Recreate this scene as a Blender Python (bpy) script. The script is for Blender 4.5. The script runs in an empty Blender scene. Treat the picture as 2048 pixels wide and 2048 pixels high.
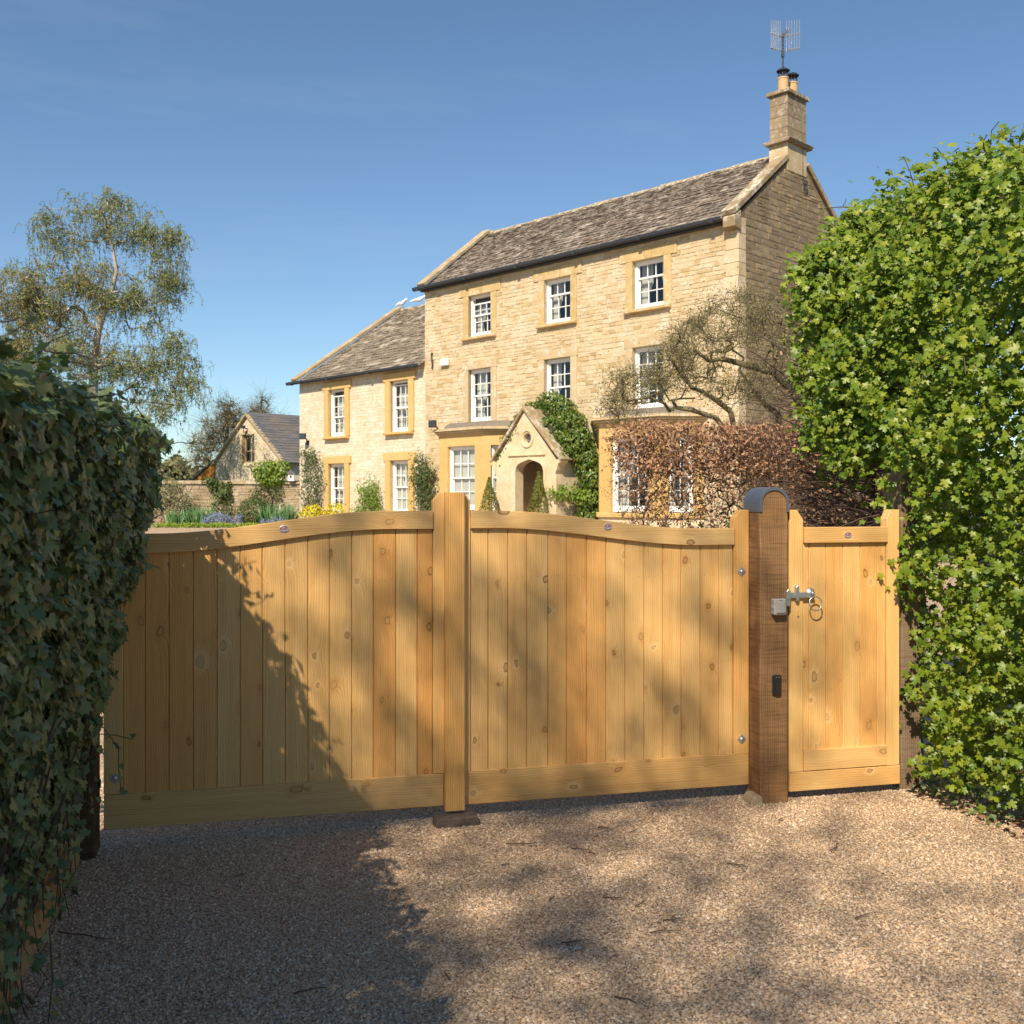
import bpy, bmesh, math, random
import numpy as np
from mathutils import Matrix, Vector, noise as mnoise
S = bpy.context.scene
COL = S.collection
R = math.radians
random.seed(5)
rng = np.random.default_rng(11)

# ---------------------------------------------------------------- camera, sky, sun, exposure
EYE = 1.77
cam_d = bpy.data.cameras.new("camera"); cam = bpy.data.objects.new("camera", cam_d); COL.objects.link(cam)
cam.location = (0, 0, EYE); cam.rotation_euler = (R(90), 0, 0)
cam_d.sensor_width = 36; cam_d.lens = 36 * 2070 / 2048; cam_d.shift_y = -28 / 2048
cam_d.clip_start = .05; cam_d.clip_end = 2000
cam_d.dof.use_dof = True; cam_d.dof.focus_distance = 6.5; cam_d.dof.aperture_fstop = 5.6
S.camera = cam
SUN = Vector((-.373, -1.121, 1.10)).normalized()
world = bpy.data.worlds.new("World"); S.world = world; world.use_nodes = True
wt = world.node_tree; wt.nodes.clear()
def wn(t, **k):
    n = wt.nodes.new(t)
    for a, b in k.items(): setattr(n, a, b)
    return n
wout = wn('ShaderNodeOutputWorld'); wbg = wn('ShaderNodeBackground'); sky = wn('ShaderNodeTexSky', sky_type='NISHITA')
sky.sun_disc = False; sky.sun_elevation = math.asin(SUN.z); sky.sun_rotation = math.atan2(SUN.x, SUN.y)
sky.air_density = 1.0; sky.dust_density = .1; sky.ozone_density = 2.6; sky.altitude = 100
wtc = wn('ShaderNodeTexCoord'); wmp = wn('ShaderNodeMapping'); wmp.inputs['Scale'].default_value = (1.1, 1.1, 7); wmp.inputs['Rotation'].default_value = (0, R(14), R(20))
wns = wn('ShaderNodeTexNoise'); wns.inputs['Scale'].default_value = 1.7; wns.inputs['Detail'].default_value = 8; wns.inputs['Roughness'].default_value = .62
wrp = wn('ShaderNodeValToRGB'); wrp.color_ramp.elements[0].position = .55; wrp.color_ramp.elements[1].position = .85
wrp.color_ramp.elements[1].color = (.10, .10, .10, 1)
wmx = wn('ShaderNodeMix', data_type='RGBA'); wmx.inputs['B'].default_value = (7.5, 7.9, 8.4, 1)
L = wt.links.new
L(wtc.outputs['Generated'], wmp.inputs['Vector']); L(wmp.outputs['Vector'], wns.inputs['Vector']); L(wns.outputs['Fac'], wrp.inputs['Fac'])
L(wrp.outputs['Color'], wmx.inputs['Factor']); wtn = wn('ShaderNodeMix', data_type='RGBA', blend_type='MULTIPLY'); wtn.inputs['Factor'].default_value = 1; wtn.inputs['B'].default_value = (.86, .965, 1.01, 1); L(sky.outputs['Color'], wtn.inputs['A']); L(wtn.outputs['Result'], wmx.inputs['A']); L(wmx.outputs['Result'], wbg.inputs['Color'])
wbg.inputs['Strength'].default_value = .088; L(wbg.outputs['Background'], wout.inputs['Surface'])
sun_d = bpy.data.lights.new("sun", 'SUN'); sun = bpy.data.objects.new("sun", sun_d); COL.objects.link(sun)
sun_d.energy = 5.0; sun_d.angle = R(.55); sun_d.color = (1, .88, .70)
sun.rotation_euler = SUN.to_track_quat('Z', 'Y').to_euler(); sun.location = (0, -5, 20)
S.view_settings.view_transform = 'Standard'; S.view_settings.look = 'None'; S.view_settings.gamma = 1
S.view_settings.use_curve_mapping = False; S.view_settings.exposure = .52
S.render.engine = 'CYCLES'; S.cycles.max_bounces = 6; S.cycles.transparent_max_bounces = 16

# ---------------------------------------------------------------- helpers
def put(o, parent=None):
    COL.objects.link(o)
    if parent: o.parent = parent
    return o
def tag(o, label=None, cat=None, group=None, kind=None):
    for k, v in (('label', label), ('category', cat), ('group', group), ('kind', kind)):
        if v: o[k] = v
    return o
def empty(name, loc=(0, 0, 0), rz=0, parent=None):
    o = put(bpy.data.objects.new(name, None), parent); o.location = loc; o.rotation_euler = (0, 0, rz); o.empty_display_size = .2
    return o
def thing(name, label, cat, loc=(0, 0, 0), rz=0, group=None):
    return tag(empty(name, loc, rz), label, cat, group)
def np_mesh(name, V, F, smooth=False):
    """V (n,3); F list of int arrays (m,k)"""
    me = bpy.data.meshes.new(name); V = np.asarray(V, np.float32)
    F = [np.asarray(f, np.int32) for f in F if len(f)]
    me.vertices.add(len(V)); me.vertices.foreach_set('co', V.ravel())
    tot = np.concatenate([np.full(len(f), f.shape[1], np.int32) for f in F]); idx = np.concatenate([f.ravel() for f in F])
    me.loops.add(len(idx)); me.loops.foreach_set('vertex_index', idx)
    me.polygons.add(len(tot)); st = np.zeros(len(tot), np.int32); st[1:] = np.cumsum(tot)[:-1]
    me.polygons.foreach_set('loop_start', st); me.polygons.foreach_set('loop_total', tot)
    me.polygons.foreach_set('use_smooth', np.full(len(tot), smooth)); me.update(calc_edges=True); me.validate()
    return me
def mobj(name, me, mat=None, parent=None, loc=None, rz=None, smooth=False, bev=0, kind=None):
    if mat and not me.materials: me.materials.append(mat)
    o = put(bpy.data.objects.new(name, me), parent)
    if loc is not None: o.location = loc
    if rz is not None: o.rotation_euler = (0, 0, rz)
    if smooth: me.polygons.foreach_set('use_smooth', [True] * len(me.polygons))
    if bev:
        b = o.modifiers.new('bevel', 'BEVEL'); b.width = bev; b.segments = 1; b.limit_method = 'ANGLE'; b.angle_limit = R(40)
    if kind: o['kind'] = kind
    return o
class MB:
    def __init__(s): s.v = []; s.f = []
    def poly(s, vs, fs):
        n = len(s.v); s.v += [tuple(map(float, p)) for p in vs]; s.f += [[i + n for i in f] for f in fs]; return s
    def box(s, x0, x1, y0, y1, z0, z1):
        return s.poly([(x0,y0,z0),(x1,y0,z0),(x1,y1,z0),(x0,y1,z0),(x0,y0,z1),(x1,y0,z1),(x1,y1,z1),(x0,y1,z1)],
                      [(3,2,1,0),(4,5,6,7),(0,1,5,4),(1,2,6,5),(2,3,7,6),(3,0,4,7)])
    def prism(s, pts, a0, a1, ax='y'):
        """closed polygon pts (2-D) extruded along ax"""
        f3 = {'y': lambda p, t: (p[0], t, p[1]), 'z': lambda p, t: (p[0], p[1], t), 'x': lambda p, t: (t, p[0], p[1])}[ax]
        n = len(pts)
        ar = sum(pts[i][0]*pts[(i+1)%n][1]-pts[(i+1)%n][0]*pts[i][1] for i in range(n))
        if (ar > 0) == (ax != 'y'): pass
        else: pts = pts[::-1]
        if ax == 'y': pts = pts[::1]
        vs = [f3(p, a0) for p in pts] + [f3(p, a1) for p in pts]
        fs = [list(range(n))[::-1], list(range(n, 2*n))] + [[i, (i+1)%n, n+(i+1)%n, n+i] for i in range(n)]
        return s.poly(vs, fs)
    def tube(s, pts, rad, n=6, cap=True):
        pts = [Vector(p) for p in pts]; rad = rad if hasattr(rad, '__len__') else [rad]*len(pts)
        b = len(s.v); m = len(pts)
        ref = Vector((0, 0, 1))
        for i, p in enumerate(pts):
            t = (pts[min(i+1, m-1)] - pts[max(i-1, 0)])
            if t.length < 1e-9: t = Vector((0, 0, 1))
            t.normalize()
            r_ = ref if abs(t.dot(ref)) < .95 else Vector((1, 0, 0))
            u = t.cross(r_).normalized(); w = u.cross(t)
            for k in range(n):
                a = 2*math.pi*k/n; s.v.append(tuple(p + (u*math.cos(a) + w*math.sin(a))*rad[i]))
        for i in range(m-1):
            for k in range(n):
                s.f.append([b+i*n+k, b+i*n+(k+1)%n, b+(i+1)*n+(k+1)%n, b+(i+1)*n+k])
        if cap: s.f.append([b+k for k in range(n)][::-1]); s.f.append([b+(m-1)*n+k for k in range(n)])
        return s
    def lathe(s, prof, c=(0, 0, 0), n=16, ax='z'):
        b = len(s.v); m = len(prof)
        for r, h in prof:
            for k in range(n):
                a = 2*math.pi*k/n; x, y = r*math.cos(a), r*math.sin(a)
                s.v.append((c[0]+x, c[1]+y, c[2]+h) if ax == 'z' else (c[0]+x, c[1]-h, c[2]+y))
        for i in range(m-1):
            for k in range(n): s.f.append([b+i*n+k, b+i*n+(k+1)%n, b+(i+1)*n+(k+1)%n, b+(i+1)*n+k])
        s.f.append([b+k for k in range(n)][::-1]); s.f.append([b+(m-1)*n+k for k in range(n)])
        return s
    def mesh(s, name):
        me = bpy.data.meshes.new(name); me.from_pydata(s.v, [], s.f)
        bm = bmesh.new(); bm.from_mesh(me); bmesh.ops.recalc_face_normals(bm, faces=bm.faces[:]); bm.to_mesh(me); bm.free(); me.update()
        return me
    def build(s, name, mat=None, parent=None, **k): return mobj(name, s.mesh(name), mat, parent, **k)
def holed(name, outer, holes, y0, y1, mat, parent=None, **k):
    """plate in the xz plane with holes, thick in y"""
    bm = bmesh.new(); edges = []
    for loop in [outer] + holes:
        vs = [bm.verts.new((x, y0, z)) for x, z in loop]
        edges += [bm.edges.new((vs[i], vs[(i+1) % len(vs)])) for i in range(len(vs))]
    fr = bmesh.ops.triangle_fill(bm, edges=edges, use_beauty=True)
    fs = [g for g in fr['geom'] if isinstance(g, bmesh.types.BMFace)]
    ex = bmesh.ops.extrude_face_region(bm, geom=fs)
    for g in ex['geom']:
        if isinstance(g, bmesh.types.BMVert): g.co.y = y1
    bmesh.ops.recalc_face_normals(bm, faces=bm.faces[:])
    me = bpy.data.meshes.new(name); bm.to_mesh(me); bm.free()
    return mobj(name, me, mat, parent, **k)
def W(px, py, Y):                     # a point of the place at distance Y seen along that sight line
    return Vector(((px-1024)/2070*Y, Y, EYE + (996-py)/2070*Y))
def sstep(t): t = min(1, max(0, t)); return t*t*(3-2*t)

# ---------------------------------------------------------------- materials
class NT:
    def __init__(s, name):
        s.m = bpy.data.materials.new(name); s.m.use_nodes = True; s.t = s.m.node_tree; s.t.nodes.clear()
        s.out = s.t.nodes.new('ShaderNodeOutputMaterial'); s.b = s.t.nodes.new('ShaderNodeBsdfPrincipled')
        s.t.links.new(s.b.outputs[0], s.out.inputs[0]); s._tc = None
    def n(s, ty, ins=None, out=0, **at):
        nd = s.t.nodes.new('ShaderNode' + ty)
        for k, v in at.items(): setattr(nd, k, v)
        for k, v in (ins or {}).items():
            if isinstance(v, bpy.types.NodeSocket): s.t.links.new(v, nd.inputs[k])
            else: nd.inputs[k].default_value = v
        return nd.outputs[out]
    @property
    def obj(s):
        if not s._tc: s._tc = s.t.nodes.new('ShaderNodeTexCoord')
        return s._tc.outputs['Object']
    def math(s, op, a, b=0., c=0.): return s.n('Math', {0: a, 1: b, 2: c}, operation=op)
    def rnd(s):
        o = s.n('ObjectInfo', out='Random'); i = s.n('NewGeometry', out='Random Per Island')
        return s.math('FRACT', s.math('MULTIPLY_ADD', o, 7.31, i))
    def orand(s): return s.n('ObjectInfo', out='Random')
    def map(s, vec, scale=(1,1,1), loc=(0,0,0), rot=(0,0,0)): return s.n('Mapping', {'Vector': vec, 'Scale': scale, 'Location': loc, 'Rotation': rot})
    def noise(s, vec, scale, detail=3, rough=.55): return s.n('TexNoise', {'Vector': vec, 'Scale': scale, 'Detail': detail, 'Roughness': rough})
    def ramp(s, fac, stops, interp='LINEAR'):
        nd = s.t.nodes.new('ShaderNodeValToRGB'); cr = nd.color_ramp; cr.interpolation = interp
        while len(cr.elements) < len(stops): cr.elements.new(.5)
        for e, (p, c) in zip(cr.elements, stops):
            e.position = p; e.color = (c[0], c[1], c[2], 1) if hasattr(c, '__len__') else (c, c, c, 1)
        s.t.links.new(fac, nd.inputs[0]); return nd.outputs[0]
    def mix(s, f, a, b, blend='MIX'):
        nd = s.t.nodes.new('ShaderNodeMix'); nd.data_type = 'RGBA'; nd.blend_type = blend
        for k, v in ((0, f), (6, a), (7, b)):
            if isinstance(v, bpy.types.NodeSocket): s.t.links.new(v, nd.inputs[k])
            else: nd.inputs[k].default_value = v if k == 0 else (v[0], v[1], v[2], 1)
        return nd.outputs[2]
    def step(s, v, a, b): return s.n('MapRange', {0: v, 1: a, 2: b, 3: 0., 4: 1.}, interpolation_type='SMOOTHSTEP')
    def set(s, **k):
        for a, v in k.items():
            i = s.b.inputs[{'color': 'Base Color', 'rough': 'Roughness', 'metal': 'Metallic', 'spec': 'Specular IOR Level', 'normal': 'Normal', 'trans': 'Transmission Weight'}[a]]
            if isinstance(v, bpy.types.NodeSocket): s.t.links.new(v, i)
            else: i.default_value = (v[0], v[1], v[2], 1) if hasattr(v, '__len__') else v
        return s
    def bump(s, h, st=.3, dist=.01): s.set(normal=s.n('Bump', {'Height': h, 'Strength': st, 'Distance': dist})); return s

def plain(name, c, rough=.6, metal=0., var=.15, sc=8., bump=.1):
    m = NT(name); nz = m.noise(m.obj, sc, 5); r = m.rnd()
    k = m.math('ADD', m.math('MULTIPLY', nz, var*2), m.math('MULTIPLY', r, var))
    m.set(color=m.mix(k, [x*(1+var*.6) for x in c], [x*(1-var*1.5) for x in c]), rough=rough, metal=metal).bump(m.noise(m.obj, sc*12, 3), bump, .004)
    return m.m
def wood(name, light, dark, tint, axis='Z', knots=1., green=.25, rough=.62, saw=0., hue=(.9, .55, .25)):
    """sawn softwood, grain along axis; each board gets its own cut of the log and its own tone"""
    m = NT(name); r = m.orand()
    off = m.n('CombineXYZ', {0: m.math('MULTIPLY', r, 31.7), 1: m.math('MULTIPLY', r, 17.3), 2: m.math('MULTIPLY', r, 53.1)})
    p = m.n('VectorMath', {0: m.obj, 1: off}, operation='ADD')
    if axis == 'X': p = m.map(p, rot=(0, R(90), 0))
    sep = m.t.nodes.new('ShaderNodeSeparateXYZ'); m.t.links.new(p, sep.inputs[0]); X, Y, Z = sep.outputs
    kv = m.n('CombineXYZ', {0: m.math('MULTIPLY_ADD', m.math('SUBTRACT', m.noise(p, 14, 2), .5), .16, m.math('MULTIPLY', X, 5.2)), 1: m.math('MULTIPLY_ADD', m.math('SUBTRACT', m.noise(p, 17, 2), .5), .16, m.math('MULTIPLY', Z, 3.4)), 2: 0.})
    vt = m.t.nodes.new('ShaderNodeTexVoronoi'); vt.voronoi_dimensions = '2D'; vt.inputs['Scale'].default_value = 1; m.t.links.new(kv, vt.inputs['Vector'])
    vc = m.t.nodes.new('ShaderNodeSeparateColor'); m.t.links.new(vt.outputs['Color'], vc.inputs[0]); d = m.math('MULTIPLY', m.math('ADD', vt.outputs['Distance'], m.math('MULTIPLY', m.math('SUBTRACT', m.noise(p, 45, 2), .5), .05)), m.math('MULTIPLY_ADD', vc.outputs[1], 1.5, 1.0)); keep = m.step(m.n('SeparateColor', {0: vt.outputs['Color']}), .28, .30)
    if not knots: keep = m.math('MULTIPLY', keep, 0.)
    near = m.math('MULTIPLY', m.math('EXPONENT', m.math('MULTIPLY', d, -7.)), keep)
    wx = m.math('ADD', X, m.math('MULTIPLY', m.noise(p, 1.6, 2), .05))
    wx = m.math('ADD', wx, m.math('MULTIPLY', near, .075))
    g = m.n('CombineXYZ', {0: wx, 1: m.math('MULTIPLY', Y, .4), 2: m.math('MULTIPLY', Z, .035)})
    rings = m.math('SINE', m.math('MULTIPLY', m.math('ADD', wx, m.math('MULTIPLY', m.noise(g, 9, 2), .05)), 520.))
    rings = m.math('MULTIPLY_ADD', rings, .5, .5)
    fine = m.noise(g, 260, 3, .65); broad = m.noise(g, 26, 3, .6)
    grain = m.math('ADD', m.math('MULTIPLY', rings, .22), m.math('ADD', m.math('MULTIPLY', fine, .5), m.math('MULTIPLY', broad, .5)))
    c = m.ramp(grain, [(.34, light), (.80, dark)])
    c = m.mix(m.math('MULTIPLY', m.step(m.math('FRACT', m.math('MULTIPLY', r, 13.7)),   .2, 1.), .8), c, m.mix(1., c, hue, 'MULTIPLY'))
    c = m.mix(m.math('MULTIPLY', m.step(m.noise(p, 3.2, 3), .5, .75), green), c, tint)
    halo = m.math('MULTIPLY', m.step(d, .34, .06), keep); c = m.mix(m.math('MULTIPLY', halo, .45), c, m.mix(m.math('GREATER_THAN', vc.outputs[0], .7), [dark[0]*.9, dark[1]*.7, dark[2]*.5], [min(1, light[0]*1.1), light[1]*1.15, light[2]*1.35]))
    rg_ = m.math('MULTIPLY', m.math('SUBTRACT', m.step(d, .125, .095), m.step(d, .085, .06)), keep); c = m.mix(m.math('MULTIPLY', rg_, m.math('MULTIPLY_ADD', vc.outputs[2], .6, .35)), c, [dark[0]*.32, dark[1]*.26, dark[2]*.22])
    kn = m.math('MULTIPLY', m.step(d, .085, .06), keep); c = m.mix(m.math('MULTIPLY', kn, .55), c, m.mix(m.math('GREATER_THAN', vc.outputs[2], .6), (.56, .37, .15), [dark[0]*.7, dark[1]*.6, dark[2]*.5])); c = m.mix(m.math('MULTIPLY', kn, .3), c, m.ramp(m.math('FRACT', m.math('MULTIPLY', d, 42.)), [(0, [dark[0]*.6, dark[1]*.55, dark[2]*.55]), (1, [dark[0]*1.0, dark[1]*1.05, dark[2]*1.3])]))
    h = m.math('ADD', m.math('MULTIPLY', fine, .6), m.math('MULTIPLY', rings, .4))
    if saw:
        sw = m.noise(m.map(p, scale=(1.5, 1.5, 38)), 3., 4, .7); sw2 = m.noise(m.map(p, scale=(60, 60, 1.3)), 1.5, 4, .7)
        c = m.mix(m.math('MULTIPLY', m.step(sw, .42, .68), saw), c, [x*.32 for x in dark]); c = m.mix(m.math('MULTIPLY', m.step(sw2, .5, .75), saw*.8), c, [x*.4 for x in dark])
        h = m.math('ADD', h, sw)
    m.set(color=c, rough=rough, spec=.3).bump(h, .25, .003)
    return m.m
def leafm(name, c1, c2, c3=None, rough=.45, trans=.25, spec=.4, tcol=None):
    m = NT(name); r = m.rnd()
    c = m.ramp(r, [(0, c1), (.55, c2), (1, c3 or c2)])
    c = m.mix(m.math('MULTIPLY', m.noise(m.obj, 30, 2), .4), c, [x*.6 for x in c1])
    m.set(color=c, rough=rough, spec=spec)
    if trans:
        tc = m.mix(1., c, tcol or (1.4, 1.5, .7), 'MULTIPLY')
        ms = m.t.nodes.new('ShaderNodeMixShader'); ms.inputs[0].default_value = trans
        tr = m.t.nodes.new('ShaderNodeBsdfTranslucent'); m.t.links.new(tc, tr.inputs[0])
        m.t.links.new(m.b.outputs[0], ms.inputs[1]); m.t.links.new(tr.outputs[0], ms.inputs[2]); m.t.links.new(ms.outputs[0], m.out.inputs[0])
    return m.m
def stone(name, stops, white=.0, wsc=1.6, stain=None, bump=.3, fine=45, mott=.35):
    m = NT(name); r = m.rnd(); p = m.obj
    c = m.ramp(r, stops)
    n1 = m.noise(p, 5, 6, .65); n2 = m.noise(p, fine, 4, .7)
    c = m.mix(m.math('MULTIPLY', m.step(n1, .4, .7), mott), c, [x*.55 for x in stops[-1][1]])
    c = m.mix(m.math('MULTIPLY', m.step(n2, .5, .8), .3), c, [min(1, x*1.5) for x in stops[0][1]])
    if stain: c = m.mix(m.math('MULTIPLY', m.step(m.noise(p, .9, 5, .7), .42, .62), stain[1]), c, stain[0])
    if white: c = m.mix(m.math('MULTIPLY', m.math('MULTIPLY', m.step(m.noise(p, wsc, 6, .7), .46, .62), m.step(m.noise(p, 14, 4, .7), .38, .6)), white), c, (.72, .66, .56))
    m.set(color=c, rough=.9, spec=.15).bump(m.math('ADD', n1, n2), bump, .012)
    return m.m
PINE = dict(light=(.80, .515, .205), dark=(.60, .33, .105), tint=(.58, .42, .165), hue=(.97, .77, .55))
M = {}
M['plank'] = wood('pine_plank', **PINE, green=.15)
M['frame_v'] = wood('pine_frame', (.78, .50, .20), (.60, .35, .115), (.56, .415, .17), knots=0., green=.3, hue=(1., .85, .65))
M['frame_h'] = wood('pine_rail', (.73, .47, .195), (.53, .31, .11), (.52, .385, .16), axis='X', green=.3, hue=(.95, .85, .7))
M['post'] = wood('sawn_post', (.36, .225, .11), (.20, .105, .048), (.40, .19, .06), green=.5, saw=.6, knots=0., hue=(.9, .8, .7), rough=.8)
M['dark_post'] = wood('dark_post', (.13, .075, .036), (.07, .036, .016), (.05, .04, .03), green=.5, saw=.8, knots=0., rough=.8)
M['old_post'] = wood('old_post', (.30, .21, .13), (.16, .10, .06), (.22, .2, .15), green=.5, saw=.5, knots=0., rough=.85)
M['fence'] = wood('fence_board', (.62, .42, .22), (.45, .285, .14), (.25, .2, .1), axis='Z', green=.3, hue=(.97, .88, .75))
M['zinc'] = plain('zinc', (.55, .56, .57), .38, .85, .12, 30, .15)
M['cap'] = plain('lead_cap', (.115, .125, .155), .42, .25, .2, 20, .2)
M['badge'] = plain('badge_silver', (.56, .54, .52), .4, .4, .2, 60, .1)
M['crimson'] = plain('badge_letter', (.30, .02, .045), .5, 0, .1)
M['box_grey'] = plain('switch_grey', (.32, .30, .285), .5, 0, .06, 12, .03)
M['black'] = plain('black_plastic', (.018, .016, .016), .35, 0, .1, 12, .03)
M['rusty'] = plain('rusty_iron', (.23, .165, .125), .8, .1, .5, 25, .5)
M['white'] = plain('white_paint', (.80, .79, .76), .45, 0, .04, 6, .03)
M['iron'] = plain('dark_iron', (.045, .047, .055), .45, .2, .15, 20, .1)
M['gutter'] = plain('gutter_black', (.03, .033, .042), .35, 0, .1, 12, .03)
M['curtain'] = plain('curtain_linen', (.72, .68, .63), .9, 0, .08, 6, .05)
M['room'] = plain('room_dimness', (.055, .05, .052), .9, 0, .15, 2, .02)  # near-black: the dimness indoors is put into the colour
M['pot'] = plain('clay_pot', (.55, .36, .19), .85, 0, .2, 9, .2)
M['lead'] = plain('roof_lead', (.20, .165, .13), .8, 0, .3, 7, .3)
M['bird'] = plain('dove_white', (.82, .82, .82), .8, 0, .05)
HONEY = [(0, (.63, .505, .335)), (.3, (.545, .415, .245)), (.6, (.61, .48, .31)), (.85, (.505, .375, .205)), (1, (.42, .30, .145))]
M['honey'] = stone('honey_stone', HONEY, white=.6, stain=((.44, .33, .19), .28), wsc=1.3, fine=60, mott=.22)
M['mortar'] = stone('lime_mortar', [(0, (.60, .495, .345)), (1, (.55, .445, .295))], white=.5, bump=.4)
M['wing_stone'] = stone('wing_stone', [(0, (.68, .585, .455)), (.5, (.645, .545, .41)), (1, (.58, .47, .325))], white=.9, wsc=1.1, fine=60, mott=.22)
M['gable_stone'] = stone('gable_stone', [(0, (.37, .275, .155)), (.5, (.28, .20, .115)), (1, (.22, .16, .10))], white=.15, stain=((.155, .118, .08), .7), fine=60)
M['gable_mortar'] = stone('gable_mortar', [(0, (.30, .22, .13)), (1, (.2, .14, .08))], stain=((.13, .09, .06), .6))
M['dress'] = stone('dressed_stone', [(0, (.54, .395, .19)), (1, (.475, .335, .148))], white=.5, wsc=2.2, fine=40, bump=.2)
M['dress_old'] = stone('weathered_dressed_stone', [(0, (.54, .42, .25)), (1, (.48, .365, .21))], white=.7, wsc=2.5, fine=40, bump=.25)
M['orange'] = stone('orange_dressed_stone', [(0, (.58, .395, .16)), (1, (.53, .35, .13))], white=.12, fine=40, bump=.12, mott=.15)
M['porch'] = stone('porch_stone', [(0, (.68, .55, .36)), (1, (.63, .49, .30))], white=.4, wsc=2., stain=((.46, .34, .21), .4), fine=50, bump=.25)
M['coping'] = stone('coping_stone', [(0, (.36, .27, .155)), (1, (.28, .20, .115))], white=.85, wsc=2.2, stain=((.2, .15, .09), .5), fine=50)
M['coping_l'] = stone('pale_coping_stone', [(0, (.39, .30, .18)), (1, (.33, .25, .142))], white=.5, wsc=2.2, fine=50)
M['chim'] = stone('chimney_stone', [(0, (.36, .27, .165)), (1, (.28, .20, .12))], white=.45, wsc=5, stain=((.19, .145, .10), .6), fine=60)
M['slate'] = stone('stone_slate', [(0, (.185, .135, .10)), (.3, (.115, .083, .062)), (.6, (.075, .056, .044)), (.85, (.14, .108, .082)), (1, (.32, .27, .22))], white=.42, wsc=3.5, fine=30, bump=.6)
M['wing_slate'] = stone('wing_stone_slate', [(0, (.23, .175, .12)), (.3, (.15, .115, .08)), (.6, (.11, .085, .06)), (.85, (.19, .15, .105)), (1, (.42, .36, .28))], white=.4, wsc=3.5, fine=30, bump=.6)
M['bslate'] = stone('blue_slate', [(0, (.135, .14, .155)), (.5, (.10, .105, .12)), (1, (.16, .15, .145))], stain=((.24, .17, .10), .3), fine=30, bump=.3)
M['gwall'] = stone('garden_wall_stone', [(0, (.42, .32, .20)), (1, (.32, .24, .145))], white=.3, stain=((.22, .17, .115), .5))
M['tile_orange'] = stone('orange_boarding', [(0, (.62, .27, .05)), (1, (.52, .21, .04))], fine=20)
g = NT('window_glass'); g.t.nodes.remove(g.b)
gt = g.t.nodes.new('ShaderNodeBsdfTransparent'); gt.inputs[0].default_value = (.86, .88, .88, 1)
gg = g.t.nodes.new('ShaderNodeBsdfGlossy'); gg.inputs['Roughness'].default_value = .02
fr = g.math('POWER', g.n('LayerWeight', {'Blend': .5}, out='Facing'), 4.); gm = g.t.nodes.new('ShaderNodeMixShader')
g.t.links.new(g.math('MULTIPLY_ADD', fr, .6, .05), gm.inputs[0]); g.t.links.new(gt.outputs[0], gm.inputs[1]); g.t.links.new(gg.outputs[0], gm.inputs[2]); g.t.links.new(gm.outputs[0], g.out.inputs[0])
M['glass'] = g.m
GRAV = [(0, (.68, .50, .335)), (.22, (.55, .365, .21)), (.42, (.76, .60, .43)), (.58, (.41, .25, .135)), (.72, (.63, .46, .305)), (.84, (.21, .155, .115)), (.92, (.82, .69, .53)), (1, (.27, .22, .18))]
def gravel_mat(name, flat):
    m = NT(name)
    if flat:
        vt = m.t.nodes.new('ShaderNodeTexVoronoi'); vt.inputs['Scale'].default_value = 125; m.t.links.new(m.obj, vt.inputs['Vector'])
        r = m.n('SeparateColor', {0: vt.outputs['Color']}); h = m.math('SUBTRACT', 1., vt.outputs['Distance'])
    else: r = m.rnd(); h = m.noise(m.obj, 300, 2)
    c = m.ramp(r, GRAV)
    big = m.noise(m.obj, .9, 4, .6); c = m.mix(m.math('MULTIPLY', m.step(big, .35, .7), .2), c, (.40, .27, .17))
    if flat: c = m.mix(m.step(m.math('MULTIPLY', vt.outputs['Distance'], 1.), .4, .8), c, (.17, .115, .075))
    m.set(color=c, rough=.8, spec=.25).bump(h, .8 if flat else .2, .006)
    return m.m
M['gravel'] = gravel_mat('gravel_bed', True); M['pebble'] = gravel_mat('gravel_pebble', False)
M['soil'] = plain('soil_grass', (.075, .075, .03), .95, 0, .5, .5, .4)
M['ivy'] = leafm('ivy_leaf', (.09, .145, .055), (.15, .205, .08), (.32, .325, .14), rough=.45, trans=.15, spec=.4)
M['ivy_dry'] = leafm('ivy_dry_leaf', (.24, .20, .10), (.17, .16, .08), rough=.7, trans=.1)
M['maple'] = leafm('maple_leaf', (.085, .155, .013), (.185, .26, .019), (.33, .36, .036), rough=.42, trans=.3, spec=.35)
M['beech'] = leafm('beech_dead_leaf', (.29, .14, .07), (.385, .21, .115), (.48, .315, .19), rough=.7, trans=.15, tcol=(1.2, .9, .7))
M['birch'] = leafm('birch_leaf', (.24, .29, .105), (.31, .35, .13), (.38, .37, .17), rough=.6, trans=.35, tcol=(1.3, 1.35, .9))
M['birch_rust'] = leafm('birch_catkin', (.42, .29, .13), (.50, .35, .16), rough=.7, trans=.3)
M['bud'] = leafm('bud_leaf', (.22, .20, .075), (.30, .255, .10), rough=.6, trans=.2)
M['climb'] = leafm('climber_leaf', (.05, .115, .016), (.10, .17, .022), (.22, .19, .03), rough=.35, trans=.2, spec=.45)
M['rose'] = leafm('rose_leaf', (.05, .095, .018), (.09, .13, .03), (.13, .14, .04), rough=.5, trans=.2)
M['fresh'] = leafm('fresh_leaf', (.12, .22, .025), (.20, .30, .03), (.28, .33, .05), rough=.5, trans=.3)
M['cone'] = leafm('topiary_leaf', (.10, .125, .014), (.16, .16, .02), (.22, .19, .025), rough=.55, trans=.15)
M['boxbush'] = leafm('box_leaf', (.035, .075, .012), (.06, .10, .014), (.09, .12, .02), rough=.4, trans=.1)
M['grey_shrub'] = leafm('grey_shrub_leaf', (.13, .155, .065), (.19, .20, .09), (.24, .19, .11), rough=.6, trans=.2)
M['iris'] = leafm('iris_blade', (.07, .16, .05), (.11, .21, .07), rough=.4, trans=.2)
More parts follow.
